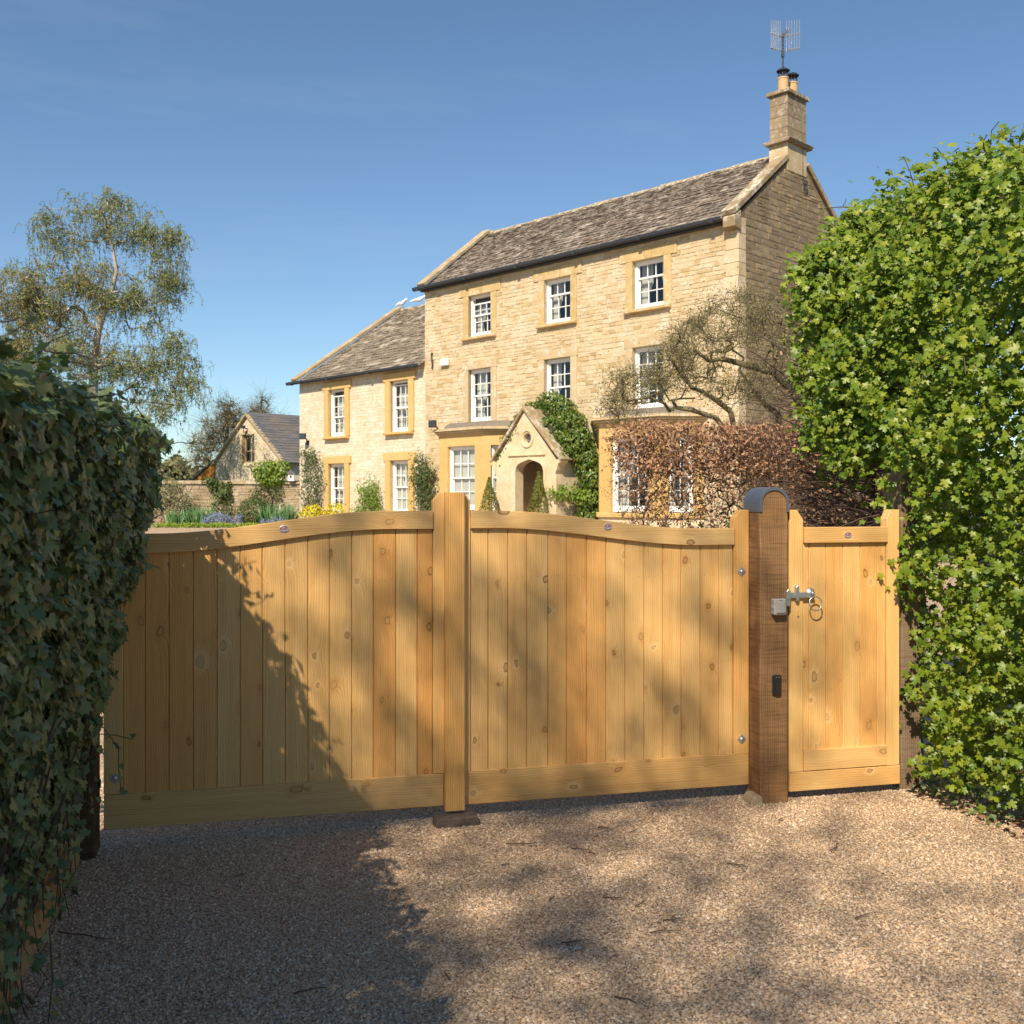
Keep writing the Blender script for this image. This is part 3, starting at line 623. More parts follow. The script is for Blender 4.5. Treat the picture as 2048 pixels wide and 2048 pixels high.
def sash_window(parent, x, y, z, w, h, rows=(2, 2), cols=3, rz=0., curtain=0, drop=0., room=1.3, blind=False, e=.5):
    """box frame, two sliding sashes with glazing bars, panes, curtains and the room behind"""
    f = .065; m = MB()
    m.box(0, f, 0, .12, 0, h).box(w-f, w, 0, .12, 0, h).box(f, w-f, 0, .12, h-f, h).box(f, w-f, -.012, .13, 0, .075)
    win = m.build('window', M['white'], parent, loc=(x, y, z), rz=rz)
    z0, z1 = .075, h-f; tot = rows[0]+rows[1]; mid = z0+(z1-z0)*rows[1]/tot
    for k, (a, b, yy, nr, dz) in enumerate(((mid-.02, z1, .035, rows[0], -drop), (z0, mid+.02, .078, rows[1], 0))):
        s_ = MB(); t = .035; s_.box(f, f+t, yy, yy+.036, a+dz, b+dz).box(w-f-t, w-f, yy, yy+.036, a+dz, b+dz)
        bb = .075 if k else .045; s_.box(f+t, w-f-t, yy, yy+.036, a+dz, a+bb+dz).box(f+t, w-f-t, yy, yy+.036, b-.04+dz, b+dz)
        xi0, xi1, zi0, zi1 = f+t, w-f-t, a+bb+dz, b-.04+dz; bar = .021
        for i in range(1, cols): xx = xi0+(xi1-xi0)*i/cols; s_.box(xx-bar/2, xx+bar/2, yy+.004, yy+.032, zi0, zi1)
        for i in range(1, nr):
            zz_ = zi0+(zi1-zi0)*i/nr
            for c in range(cols): s_.box(xi0+(xi1-xi0)*c/cols+bar/2*(c > 0), xi0+(xi1-xi0)*(c+1)/cols-bar/2*(c < cols-1), yy+.005, yy+.031, zz_-bar/2, zz_+bar/2)
        s_.build('sash', M['white'], win)
        for i in range(cols):
            for j in range(nr):
                p = put(bpy.data.objects.new('pane', PANE), win); p.location = (xi0+(xi1-xi0)*i/cols+.003, yy+.015, zi0+(zi1-zi0)*j/nr+.003)
                p.scale = ((xi1-xi0)/cols-.006, 1, (zi1-zi0)/nr-.006); p.rotation_euler = (random.uniform(-.006, .006), 0, random.uniform(-.006, .006))
    if drop: MB().box(f, w-f, .12, .14, z1-drop-.04, z1).build('blind', M['room'], win)
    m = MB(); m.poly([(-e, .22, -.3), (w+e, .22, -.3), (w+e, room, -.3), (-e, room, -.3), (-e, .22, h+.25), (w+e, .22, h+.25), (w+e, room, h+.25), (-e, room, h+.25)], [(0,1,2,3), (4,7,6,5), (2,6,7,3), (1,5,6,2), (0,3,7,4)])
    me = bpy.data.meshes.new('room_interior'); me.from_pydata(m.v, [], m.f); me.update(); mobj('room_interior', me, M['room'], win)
    if blind:
        MB().box(f, w-f, .135, .14, .1, h-f).build('blind', M['curtain'], win)
    elif curtain:
        for sgn in (0, 1):
            cw = w*curtain*(1. if sgn == 0 else .75); n = 22; V = []; xa = .03 if sgn == 0 else w-.03-cw
            for zz_ in (h-.02, h*.55, h*.35, .05):
                k = 1. if zz_ > h*.5 else (.62 if zz_ > h*.3 else .8)
                for i in range(n): V.append((xa+(cw*i/(n-1))*k+(cw*(1-k) if sgn else 0), .23+.03*math.sin(i*1.9+sgn), zz_))
            F = [(r_*n+i, r_*n+i+1, (r_+1)*n+i+1, (r_+1)*n+i) for r_ in range(3) for i in range(n-1)]
            mobj('curtain', np_mesh('curtain', V, [np.array(F)]), M['curtain'], win, smooth=True)
    return win
def surround(x0, x1, z0, z1, kind, lint=.32, over=.46, jamb=.27, split=3, sill=True, down=True):
    """dressed stones round an opening, standing 6-14 mm proud of the rubble"""
    mat = M[kind]; p = .035
    root = MB().box(x0-jamb, x0, -p, .1, z0-.001, z1).build('window_surround', mat, house, bev=.006)
    hj = (z1-z0)/3; rt = MB()
    MB().box(x1, x1+jamb, -p, .1, z0-.001, z1).build('jamb', mat, root, bev=.006)
    xs = [x0-over, x1+over] if split == 1 else ([x0-over, (x0+x1)/2-.12, (x0+x1)/2+.12, x1+over] if split == 3 else [x0-over, (x0+x1)/2+.3, x1+over])
    for i in range(len(xs)-1): MB().box(xs[i]+.004, xs[i+1]-.004, -p-.003, .1, z1+.002, z1+lint).build('lintel', mat, root, bev=.006)
    if sill: MB().prism([(-.13, z0-.005), (-.13, z0-.085), (.1, z0-.13), (.1, z0)], x0-.24, x1+.24, 'x').build('sill', mat, root, bev=.01)
    return (x0-jamb, x1+jamb, z0-.11, z1), (x0-over, x1+over, z1, z1+lint)
# openings: x0, x1, z0, z1
W2 = [(2.09, 3.10, 6.63, 7.88), (5.30, 6.31, 6.63, 7.88), (8.49, 9.50, 6.63, 7.88)]
W1 = [(2.09, 3.10, 4.06, 5.65), (5.30, 6.31, 4.06, 5.65), (8.49, 9.50, 4.06, 5.65)]
WW = [(-5.40, -4.41, 3.94, 5.60), (-1.82, -.84, 3.94, 5.62), (-5.41, -4.41, 1.25, 2.98), (-1.81, -.83, 1.25, 3.0)]
allw = W2+W1+WW
mainh = W2+W1; wingh = WW
mw = wall_plate('wall', 0, WID, -.2, EAVE+.02, mainh+[(1.9, 3.25, 1.2, 3.45), (8.3, 9.66, 1.2, 3.45), (5.0, 6.75, .2, 3.2)], M['mortar'], house)
ww = wall_plate('wall', WINX0, -.001, -.2, WEAVE+.02, wingh, M['mortar'], house, y=.04)
st_h = []; st_w = []
for i, w in enumerate(W2): st_h += surround(*w, 'dress', lint=.31, jamb=.23, over=.42, split=3)
for i, w in enumerate(W1): st_h += surround(*w, 'dress_old', lint=.26, over=.27, jamb=.23, split=1)
for i, w in enumerate(WW): st_w += surround(*w, 'orange', lint=.26, over=.36, jamb=.26, split=2)
# sash windows
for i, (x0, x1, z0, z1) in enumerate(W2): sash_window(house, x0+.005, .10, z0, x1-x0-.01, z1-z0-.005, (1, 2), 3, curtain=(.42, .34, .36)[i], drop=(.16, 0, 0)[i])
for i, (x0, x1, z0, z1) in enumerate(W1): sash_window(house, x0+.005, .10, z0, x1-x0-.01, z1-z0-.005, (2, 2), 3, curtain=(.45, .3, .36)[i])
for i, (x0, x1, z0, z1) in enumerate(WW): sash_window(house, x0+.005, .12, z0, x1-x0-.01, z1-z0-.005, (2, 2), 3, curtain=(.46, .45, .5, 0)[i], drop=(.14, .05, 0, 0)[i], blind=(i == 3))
# rubble
stn = Stones()
front = lambda a, o, z: (a, -o, z)
bay_holes = [(.8, 4.4, -.2, 4.02), (7.2, 10.8, -.2, 4.02), (4.7, 6.97, -.2, 2.8)]
stn.course(0.02, WID-.36, .6, EAVE, st_h+mainh+bay_holes, front, M['honey'], parent=mw)
stn.course(WINX0+.02, -.02, .3, WEAVE, st_w+wingh, lambda a, o, z: (a, .04-o, z), M['wing_stone'], ch=(.08, .14), ln=(.14, .36), proud=(.001, .006), parent=ww)
for x, y0, z0, z1, mt, pr_ in ((WID-.36, 0, .2, EAVE, 'honey', mw), ):      # corner quoins
    z = z0; k = 0
    while z < z1-.1:
        h = random.uniform(.26, .42); h = min(h, z1-z); a = x+.0 if k % 2 else x-.06
        MB().box(a, WID+.012, -.016, .3, z+.004, z+h-.004).build('quoin', M[mt], pr_, bev=.01); z += h; k += 1
# gable wall on the right
def roof_z(v): return 8.50+(RID-8.50)*(1-abs(v-DEP/2)/(DEP/2))
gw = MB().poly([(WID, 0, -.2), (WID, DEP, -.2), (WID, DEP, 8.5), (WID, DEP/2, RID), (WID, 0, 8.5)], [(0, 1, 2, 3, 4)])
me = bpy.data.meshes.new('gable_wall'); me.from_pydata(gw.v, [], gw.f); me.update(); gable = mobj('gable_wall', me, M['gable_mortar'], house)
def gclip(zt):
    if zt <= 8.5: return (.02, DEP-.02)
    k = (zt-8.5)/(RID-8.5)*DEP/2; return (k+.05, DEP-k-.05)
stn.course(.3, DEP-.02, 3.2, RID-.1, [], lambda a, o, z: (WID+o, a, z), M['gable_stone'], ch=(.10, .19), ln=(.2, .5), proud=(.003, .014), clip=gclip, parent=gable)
def seen(wp):     # roughly the part of the front left free by the gate, the trees and the hedge
    loc = wp-H0; z = wp.z
    return z > 3.9
stn.emit(300, seen)
# the closed back of the house
m = MB(); m.poly([(0, 0, -.2), (0, DEP, -.2), (0, DEP, 8.5), (0, DEP/2, RID), (0, 0, 8.5)], [(0, 1, 2, 3, 4)]); m.poly([(0, DEP, -.2), (WID, DEP, -.2), (WID, DEP, 8.5), (0, DEP, 8.5)], [(0, 1, 2, 3)])
WD, WR = 9.2, 9.22
m.poly([(WINX0, .04, -.2), (WINX0, WD, -.2), (WINX0, WD, 6.1), (WINX0, WD/2, WR-.1), (WINX0, .04, 6.1)], [(0, 1, 2, 3, 4)]); m.poly([(WINX0, WD, -.2), (-.01, WD, -.2), (-.01, WD, 6.1), (WINX0, WD, 6.1)], [(0, 1, 2, 3)])
me = bpy.data.meshes.new('back_wall'); me.from_pydata(m.v, [], m.f); me.update(); mobj('back_wall', me, M['mortar'], house)
# roofs: every slate is a stone
class Slates:
    def __init__(s): s.items = []
    def slope(s, x0, x1, y0, z0, y1, z1, mat, parent, first=.20, last=.115, wd=(.16, .34)):
        Ls = math.hypot(y1-y0, z1-z0); t = np.array([0, (y1-y0)/Ls, (z1-z0)/Ls]); nrm = np.array([0, -t[2], t[1]]); a = -.05; row = 0
        while a < Ls-.03:
            f_ = max(0, a)/Ls; ex = first+(last-first)*f_; x = x0-random.random()*.2
            while x < x1:
                w = random.uniform(*wd)*(1.15-.35*f_); b, c = max(x, x0), min(x+w, x1); x += w
                if c-b < .04: continue
                th = random.uniform(.016, .034); dn = random.uniform(-.018, .014)
                s.items.append((b+.003, c-.003, a+dn, a+ex*1.5, th, random.uniform(-.006, .010), t, nrm, np.array([0, y0, z0]), mat, parent))
            a += ex; row += 1
    def verts(s, it):
        b, c, a0, a1, th, lift, t, nr, O, mat, par = it; V = []
        j = lambda q=.012: random.uniform(-q, q)
        lo = .030+lift+th; hi = .004
        for up, nn in ((a0, lo), (a1, hi+th)):
            for x in (b, c): V.append(np.array([x, 0, 0])+O+t*(up+j())+nr*(nn+j(.004)))
        for up, nn in ((a0, lo-th), (a1, hi)):
            for x in (b, c): V.append(np.array([x, 0, 0])+O+t*up+nr*nn)
        return V
    QF = np.array([(0,1,3,2),(4,5,1,0),(5,7,3,1),(4,0,2,6)])
    def emit(s, ntop):
        sc = lambda it: (it[1]-it[0])/(HP(*(it[8]+it[6]*it[2]+np.array([it[0], 0, 0])))-camxy).length**2*(it[3]-it[2])
        top = set(sorted(range(len(s.items)), key=lambda i: -sc(s.items[i]))[:ntop]); rest = {}
        for i, it in enumerate(s.items):
            v = s.verts(it)
            if i in top: c = np.mean(v, axis=0); mobj('slate', np_mesh('slate', np.array(v)-c, [s.QF]), it[9], it[10], loc=c)
            else: rest.setdefault(it[10].name, (it[9], it[10], []))[2].append(v)
        for mat, par, vs in rest.values():
            V = np.array(vs).reshape(-1, 3); F = (s.QF[None]+(np.arange(len(vs))*8)[:, None, None]).reshape(-1, 4); mobj('slating', np_mesh('slating', V, [F]), mat, par, kind='stuff')
def roof_base(x0, x1, y0, z0, yr, zr, y1, mat):
    m = MB().poly([(x0, y0, z0), (x1, y0, z0), (x1, yr, zr), (x0, yr, zr), (x0, y1, z0), (x1, y1, z0)], [(0, 1, 2, 3), (3, 2, 5, 4)])
    me = bpy.data.meshes.new('roof'); me.from_pydata(m.v, [], m.f); me.update(); return mobj('roof', me, mat, house)
sl = Slates()
r1 = roof_base(0, WID, -.14, 8.40, DEP/2, RID, DEP+.14, M['slate']); sl.slope(.28, WID-.28, -.17, 8.385, DEP/2, RID, M['slate'], r1, .19, .105)
r2 = roof_base(WINX0, -.01, -.14, 5.99, WD/2, WR, WD, M['wing_slate']); sl.slope(WINX0+.28, -.01, -.16, 5.98, WD/2, WR, M['wing_slate'], r2, .26, .15, (.2, .42))
sl.emit(300)
def ridge(x0, x1, y, z, parent, mat):
    x = x0
    while x < x1-.05:
        w = min(random.uniform(.4, .6), x1-x); j = random.uniform(-.012, .018)
        MB().prism([(-.15, -.12), (-.02, .035), (.02, .035), (.15, -.12), (.12, -.14), (0, -.02), (-.12, -.14)], .003, w-.003, 'x').build('ridge_stone', mat, parent, loc=(x, y, z+.05+j), bev=.008); x += w
ridge(.25, WID-.8, DEP/2, RID-.01, r1, M['coping']); ridge(WINX0+.25, -.02, WD/2, WR-.01, r2, M['coping'])
def coping(x0, x1, y0, z0, y1, z1, parent, mat, n, t=.11):
    Ls = math.hypot(y1-y0, z1-z0); ty, tz = (y1-y0)/Ls, (z1-z0)/Ls; ny, nz = -tz, ty
    if nz < 0: ny, nz = -ny, -nz
    for i in range(n):
        a0, a1 = Ls*i/n+.003, Ls*(i+1)/n-.003; q = lambda a, h: (y0+ty*a+ny*h, z0+tz*a+nz*h)
        MB().prism([q(a0, .02), q(a0, t), q(a1, t), q(a1, .02)], x0, x1, 'x').build('coping', mat, parent, bev=.012)
cp = [(WID-.30, WID+.055, -.20, 8.44, DEP/2-.42, 8.44+(RID-8.44)*.84+.05), (WID-.30, WID+.055, DEP+.2, 8.44, DEP/2+.42, 8.44+(RID-8.44)*.84+.05)]
for c in cp: coping(*c, r1, M['coping'], 5, .15)
coping(-.12, .27, -.20, 8.44, DEP/2, RID+.06, r1, M['coping_l'], 5, .12); coping(-.12, .27, DEP+.2, 8.44, DEP/2, RID+.06, r1, M['coping_l'], 5, .12)
coping(WINX0-.1, WINX0+.27, -.22, 6.02, WD/2, WR+.06, r2, M['coping_l'], 7, .13); coping(WINX0-.1, WINX0+.27, WD+.2, 6.02, WD/2, WR+.06, r2, M['coping_l'], 7, .13)
MB().prism([(-.24, 8.16), (-.24, 8.42), (.05, 8.60), (.05, 8.10)], WID-.29, WID+.05, 'x').build('kneeler', M['coping'], r1, bev=.02)
# gutters with brackets
def gutter(x0, x1, y, z):
    pr_ = [(-.075, .05), (-.068, -.02), (-.035, -.055), (.035, -.055), (.068, -.02), (.075, .05), (.062, .05), (.05, -.02), (-.05, -.02), (-.062, .05)]
    g_ = MB().prism([(y+a, z+b) for a, b in pr_], x0, x1, 'x').build('gutter', M['gutter'], house)
    n = int((x1-x0)/2.1)
    for i in range(n+1):
        xx = x0+.25+(x1-x0-.5)*i/n; MB().box(xx-.05, xx+.05, y-.084, y+.07, z-.062, z+.054).build('gutter_joint', M['gutter'], g_)
gutter(-.28, WID-.31, -.235, 8.395); gutter(WINX0-.40, -.005, -.235, 5.985)
MB().box(-.05, WID-.3, -.15, .02, 8.30, 8.365).build('eaves_board', M['iron'], house)
# end chimney with two pots
ch = MB().box(11.19, 11.725, 2.13, 3.05, 10.0, 10.74).build('chimney', M['dress_old'], house, bev=.01)
MB().prism([(11.06, 10.80), (11.855, 10.80), (11.80, 10.70), (11.12, 10.70)], 2.02, 3.20, 'y').build('drip_course', M['chim'], ch, bev=.015)
z = 10.80
for h in (.30, .29, .30, .26): MB().box(11.205, 11.715, 2.14, 3.04, z+.002, z+h-.002).build('course', M['chim'], ch, bev=.006); z += h
MB().box(11.14, 11.78, 2.07, 3.11, z+.002, z+.105).build('cap', M['coping'], ch, bev=.015); zt = z+.105
for yy in (2.36, 2.80):
    p = MB().lathe([(.125, 0), (.13, .03), (.135, .34), (.145, .35), (.145, .385), (.12, .385)], (11.46, yy, zt), 16).build('chimney_pot', M['pot'], ch, smooth=False)
    k = MB(); k.lathe([(.015, .66), (.10, .62), (.17, .57), (.165, .55), (.10, .60)], (11.46, yy, zt), 18)
    for i in range(10): a = i*.628; k.tube([(11.46+.115*math.cos(a), yy+.115*math.sin(a), zt+.36), (11.46+.12*math.cos(a), yy+.12*math.sin(a), zt+.6)], .008, 4)
    k.build('cowl', M['iron'], p)
cb = MB(); cb.tube([(11.72, 2.86, 10.75), (11.735, 2.86, 10.0), (11.74, 2.92, 9.7)], .012, 5)
cb.tube([(11.745, 2.98+.09*math.sin(a*.7), 9.78+.13*math.cos(a*.7)) for a in range(20)], .014, 5); cb.build('cable', M['iron'], ch)
cpipe = MB().tube([(WID+.05, 4.2, 7.1), (WID+.05, 3.4, 7.25), (WID+.05, 3.35, 5.0)], .03, 6).build('waste_pipe', M['iron'], house)
# second stack, mostly hidden behind the left verge
c2 = MB().box(.05, .55, 3.4, 4.2, 8.6, 10.02).build('chimney', M['chim'], house, bev=.01); MB().box(-.02, .62, 3.33, 4.27, 10.02, 10.12).build('cap', M['coping'], c2, bev=.01)
for yy in (3.6, 3.95): MB().lathe([(.13, 0), (.13, .30), (.14, .31), (.12, .33)], (.3, yy, 10.12), 14).build('chimney_pot', M['pot'], c2)
# canted bay windows
def off_plan(c, hw, d, g_): # plan of the bay grown by g_
    return [(c-hw-d-g_*1.1, .0), (c-hw-g_*.45, -d-g_), (c+hw+g_*.45, -d-g_), (c+hw+d+g_*1.1, .0)]
def bay(c, hw=.98, d=.76, ww_=1.21, blind=False):
    P = off_plan(c, hw, d, 0); inner = [(x, -.02) for x in (c+hw+d-.4, c-hw-d+.4)]
    b = MB().prism(off_plan(c, hw, d, 0), -.1, 1.27, 'z').build('bay_window', M['porch'], house)
    MB().prism(off_plan(c, hw, d, .07), 1.272, 1.40, 'z').build('bay_sill', M['orange'], b, bev=.015)
    MB().prism(off_plan(c, hw, d, .0), 3.30, 3.64, 'z').build('bay_lintel', M['orange'], b)
    z = 3.642
    for g_, h in ((.06, .045), (.13, .055), (.20, .05), (.17, .03)): MB().prism(off_plan(c, hw, d, g_), z, z+h, 'z').build('cornice', M['dress_old'], b, bev=.012); z += h+.002
    tp = off_plan(c, hw-.05, d-.18, -.05); lo = off_plan(c, hw-.02, d-.1, .0); zt = 4.03; k = MB()
    k.poly([(*p, z) for p in lo]+[(*p, zt-.05) for p in tp]+[((p[0]-c)*.93+c, min(0, p[1]*.8), zt) for p in tp], [(0,1,5,4), (1,2,6,5), (2,3,7,6), (4,5,9,8), (5,6,10,9), (6,7,11,10), (8,9,10,11)]); k.build('bay_roof', M['lead'], b, bev=.02)
    hwn = ww_/2
    for s in (-1, 1):
        q = lambda x, y: (c+s*x, y)
        pts_ = [q(hwn, -d), q(hw, -d), q(hw+.155, -d+.155), q(hw-.05, -d+.36), q(hwn, -d+.24)]
        MB().prism(pts_, 1.40, 3.30, 'z').build('pier', M['orange'], b, bev=.004)
        MB().prism([q(hw+d, .0), q(hw+d-.18, -.18), q(hw+d-.36, .0)], 1.40, 3.30, 'z').build('pier', M['orange'], b)
    wz, wh = 1.42, 1.875
    sash_window(house, c-hwn+.003, -d+.10, wz, ww_-.006, wh, (2, 2), 3, curtain=0 if blind else .4, blind=blind, room=.75, e=.0)
    cl = (d-.155-.18)*1.414
    for s in (1, -1):
        a = R(45)*s
        if s > 0: px_, py_ = c+hw+.155-.07, -d+.155+.07
        else: px_, py_ = c-hw-d+.18+.07, -.18+.07
        sash_window(house, px_, py_, wz, cl, wh, (2, 2), 2, rz=a, curtain=0 if blind else .4, blind=blind, room=.34, e=.0)
bay(2.60, blind=True); bay(8.98)
# gabled porch
pc = 5.80
arch = [(5.46, .2), (5.46, 2.48), (5.49, 2.60), (5.57, 2.68), (5.70, 2.735), (5.99, 2.81), (6.28, 2.735), (6.41, 2.68), (6.49, 2.60), (6.52, 2.48), (6.52, .2)]
outl = [(4.69, .2), (4.69, 2.78), (5.80, 4.10), (6.97, 2.72), (6.97, .2)]
oc = [(5.90+.145*math.cos(i*.3927), 3.37+.145*math.sin(i*.3927)) for i in range(16)]
outer = outl[:1]+outl[1:]+arch[::-1]
po_ = holed('porch', outer, [oc], -1.28, -1.0, M['porch'], house)
arch2 = [((x-5.99)*(1.32 if x < 5.99 else 1.16)+5.99, .2 if z < .3 else (z-2.48)*1.05+2.48+.05) for x, z in arch]
rim = arch2+arch[::-1]
holed('doorway_moulding', rim, [], -1.305, -1.27, M['porch'], po_)
MB().box(5.18, 6.58, -1.325, -1.27, 2.90, 2.95).build('hood_mould', M['porch'], po_, bev=.01)
rg_ = []
ri = MB(); 
for i in range(24):
    a0, a1 = i*.2618, (i+1)*.2618
    for (r0, y0), (r1, y1) in (((.25, -1.282), (.245, -1.315)), ((.245, -1.315), (.20, -1.315)), ((.20, -1.315), (.148, -1.255))):
        ri.poly([(5.90+r*math.cos(a), y, 3.37+r*math.sin(a)) for r, y, a in ((r0, y0, a0), (r1, y1, a0), (r1, y1, a1), (r0, y0, a1))], [(0, 1, 2, 3)])
ri.build('oculus_ring', M['porch'], po_)
og = MB().lathe([(.15, 0), (.15, .006)], (5.90, -1.14, 3.37), 20, 'y').build('oculus_pane', M['glass'], po_)
lb = MB(); 
for k in (-.09, -.045, 0, .045, .09): lb.box(5.90+k-.006, 5.90+k+.006, -1.165, -1.15, 3.23, 3.51)
for k in (-.06, .03): lb.box(5.76, 6.04, -1.168, -1.153, 3.37+k-.005, 3.37+k+.005)
lb.build('leaded_bar', M['zinc'], po_)
MB().box(4.72, 4.98, -1.0, .0, .2, 2.75).build('side_wall', M['porch'], po_); MB().box(6.69, 6.968, -1.0, .0, .2, 2.70).build('side_wall', M['porch'], po_)
MB().box(4.98, 6.69, -.10, -.02, .2, 3.9).build('inner_wall', M['dress_old'], po_)
MB().box(5.40, 6.58, -.16, -.105, .2, 2.45).build('door', M['post'], po_, bev=.005)
for i in range(5):
    x = 5.55+.22*i; MB().lathe([(.05, .9), (.05, .95), (.035, 1.0), (.075, 1.2), (.08, 1.35), (.04, 1.55), (.06, 1.6), (.06, 1.68)], (x, -.30, .2), 10).build('baluster', M['porch'], po_, smooth=True)
MB().box(5.40, 6.60, -.36, -.24, 1.885, 1.97).build('balustrade_rail', M['porch'], po_, bev=.01); MB().box(5.40, 6.60, -.36, -.24, .5, 1.095).build('balustrade_base', M['porch'], po_, bev=.01)
for s, (xa, za) in ((-1, (4.52, 2.74)), (1, (7.16, 2.74))):
    q0 = (xa, za); q1 = (5.80, 4.13); Lq = math.hypot(q1[0]-xa, q1[1]-za); nx_, nz_ = -(q1[1]-za)/Lq*s*-1, abs(q1[0]-xa)/Lq
    if s < 0: nx_ = -abs(nx_)
    else: nx_ = abs(nx_)
    pr_ = [q0, q1, (q1[0], q1[1]+.13), (q0[0]+nx_*.07, q0[1]+nz_*.07)]
    MB().prism(pr_, -1.36, -.98, 'y').build('porch_coping', M['coping'], po_, bev=.015)
    MB().prism([(q0[0], q0[1]+.02), (q1[0], q1[1]-.02), (q1[0], q1[1]+.06), (q0[0]+nx_*.03, q0[1]+nz_*.05)], -.978, .0, 'y').build('porch_roof', M['coping'], po_)
    xo = 4.69 if s < 0 else 6.97
    MB().prism([(xo, 2.40), (xo, 2.76), (xo+s*.19, 2.80), (xo+s*.19, 2.70), (xo+s*.10, 2.66), (xo+s*.05, 2.5)], -1.33, -1.02, 'y').build('kneeler', M['porch'], po_, bev=.01)
MB().box(5.25, 6.55, -.99, -.90, 3.0, 3.72).build('oculus_dark_panel', M['room'], po_)  # dark panel added behind the oculus so the round window reads dark
# small things on the house
ab = tag(MB().box(0, .36, -.09, 0, 0, .22).build('alarm_box', M['white'], None, loc=HP(.86, -.03, 5.87), rz=HA, bev=.02), 'small white alarm box on the honey stone wall above the bay', 'alarm box')
tie = MB().tube([(0, 0, 0), (.03, 0, .1), (0, 0, .25), (-.03, 0, .4), (0, 0, .5)], [.03, .025, .035, .025, .03], 6).build('tie_plate', M['iron'], house, loc=(.40, -.045, 5.85))
def flood(x, y, z, label, tilt=.4):
    f = tag(empty('floodlight', HP(x, y, z), HA+tilt), label, 'floodlight', 'floodlights on the walls')
    MB().box(-.16, .10, -.34, -.24, -.02, .20).build('lamp_head', M['iron'], f, bev=.015); MB().box(-.13, .07, -.348, -.341, .01, .17).build('lens', M['glass'], f)
    MB().tube([(0, -.24, .06), (0, -.1, -.02), (0, 0, -.12)], .025, 6).build('arm', M['iron'], f); MB().box(-.06, .06, -.03, .0, -.22, -.06).build('back_plate', M['iron'], f)
flood(-6.78, .03, 3.92, 'black floodlight at the left corner of the wing above the climber'); flood(1.60, -.75, 3.90, 'black floodlight on the bay cornice left of the porch', .2)
# aerial
ae = tag(empty('aerial', HP(11.50, 2.28, 12.04), HA+R(46)), 'grid television aerial on a mast above the end chimney', 'aerial')
MB().tube([(0, 0, -.35), (0, 0, 1.50)], .022, 6).build('mast', M['iron'], ae); MB().tube([(.07, .0, -.3), (.06, 0, .5), (.0, 0, .75)], .009, 5).build('cable', M['black'], ae)
for s in (-1, 1):
    m = MB()
    for i in range(6): m.tube([(s*(.08+.055*i), -.08-.035*i, 1.0+.0*i), (s*(.08+.055*i), -.08-.035*i, 1.78-.01*i)], .013, 4)
    for z in (1.02, 1.38): m.tube([(0, 0, z+.03), (s*.38, -.27, z)], .02, 4)
    m.build('reflector', M['zinc'], ae)
MB().tube([(0, .1, 1.42), (0, -.55, 1.36)], .014, 5).build('boom', M['zinc'], ae); MB().box(-.035, .035, -.04, .03, .9, 1.0).build('clamp', M['iron'], ae)
m = MB(); 
for i in range(5): m.tube([(-.10, -.12-.1*i, 1.40-.009*i), (.10, -.12-.1*i, 1.40-.009*i)], .007, 4)
m.build('dipole', M['zinc'], ae)
# doves on the wing ridge
def dove(x, label, ry):
    d_ = tag(empty('dove', HP(x, WD/2, WR+.11), HA+ry), label, 'dove')
    b = bmesh.new(); 
    V = []; F = []; prof = [(-.30, .10, .012, .008), (-.20, .115, .035, .014), (-.10, .145, .06, .045), (0, .165, .08, .075), (.07, .185, .078, .075), (.13, .22, .05, .052), (.16, .255, .038, .04), (.20, .285, .038, .038), (.235, .285, .022, .022), (.262, .278, .006, .006)]
    n = 10; mb = MB()
    for i, (x_, z_, ry_, rz2) in enumerate(prof):
        for k in range(n): a = 6.2832*k/n; mb.v.append((x_, ry_*math.cos(a), z_+rz2*math.sin(a)))
    for i in range(len(prof)-1):
        for k in range(n): mb.f.append([i*n+k, i*n+(k+1) % n, (i+1)*n+(k+1) % n, (i+1)*n+k])
    mb.f.append(list(range(n))); mb.f.append([(len(prof)-1)*n+k for k in range(n)])
    mb.build('body', M['bird'], d_, smooth=True)
    for s in (-1, 1):
        MB().poly([(.06, s*.08, .22), (-.02, s*.09, .17), (-.28, s*.03, .125), (-.1, s*.07, .20), (.06, s*.07, .20), (-.02, s*.08, .15), (-.28, s*.025, .115), (-.1, s*.06, .18)], [(0,1,2,3), (7,6,5,4), (0,4,5,1), (1,5,6,2), (2,6,7,3), (3,7,4,0)]).build('wing', M['bird'], d_)
        MB().tube([(.0, s*.03, .0), (.01, s*.03, .1)], .008, 4).build('leg', M['pot'], d_)
    d_.scale = (1.15,)*3
dove(-7.1, 'white dove perched at the top of the wing coping', R(10)); dove(-6.05, 'white dove standing on the ridge further along from the coping', R(50))

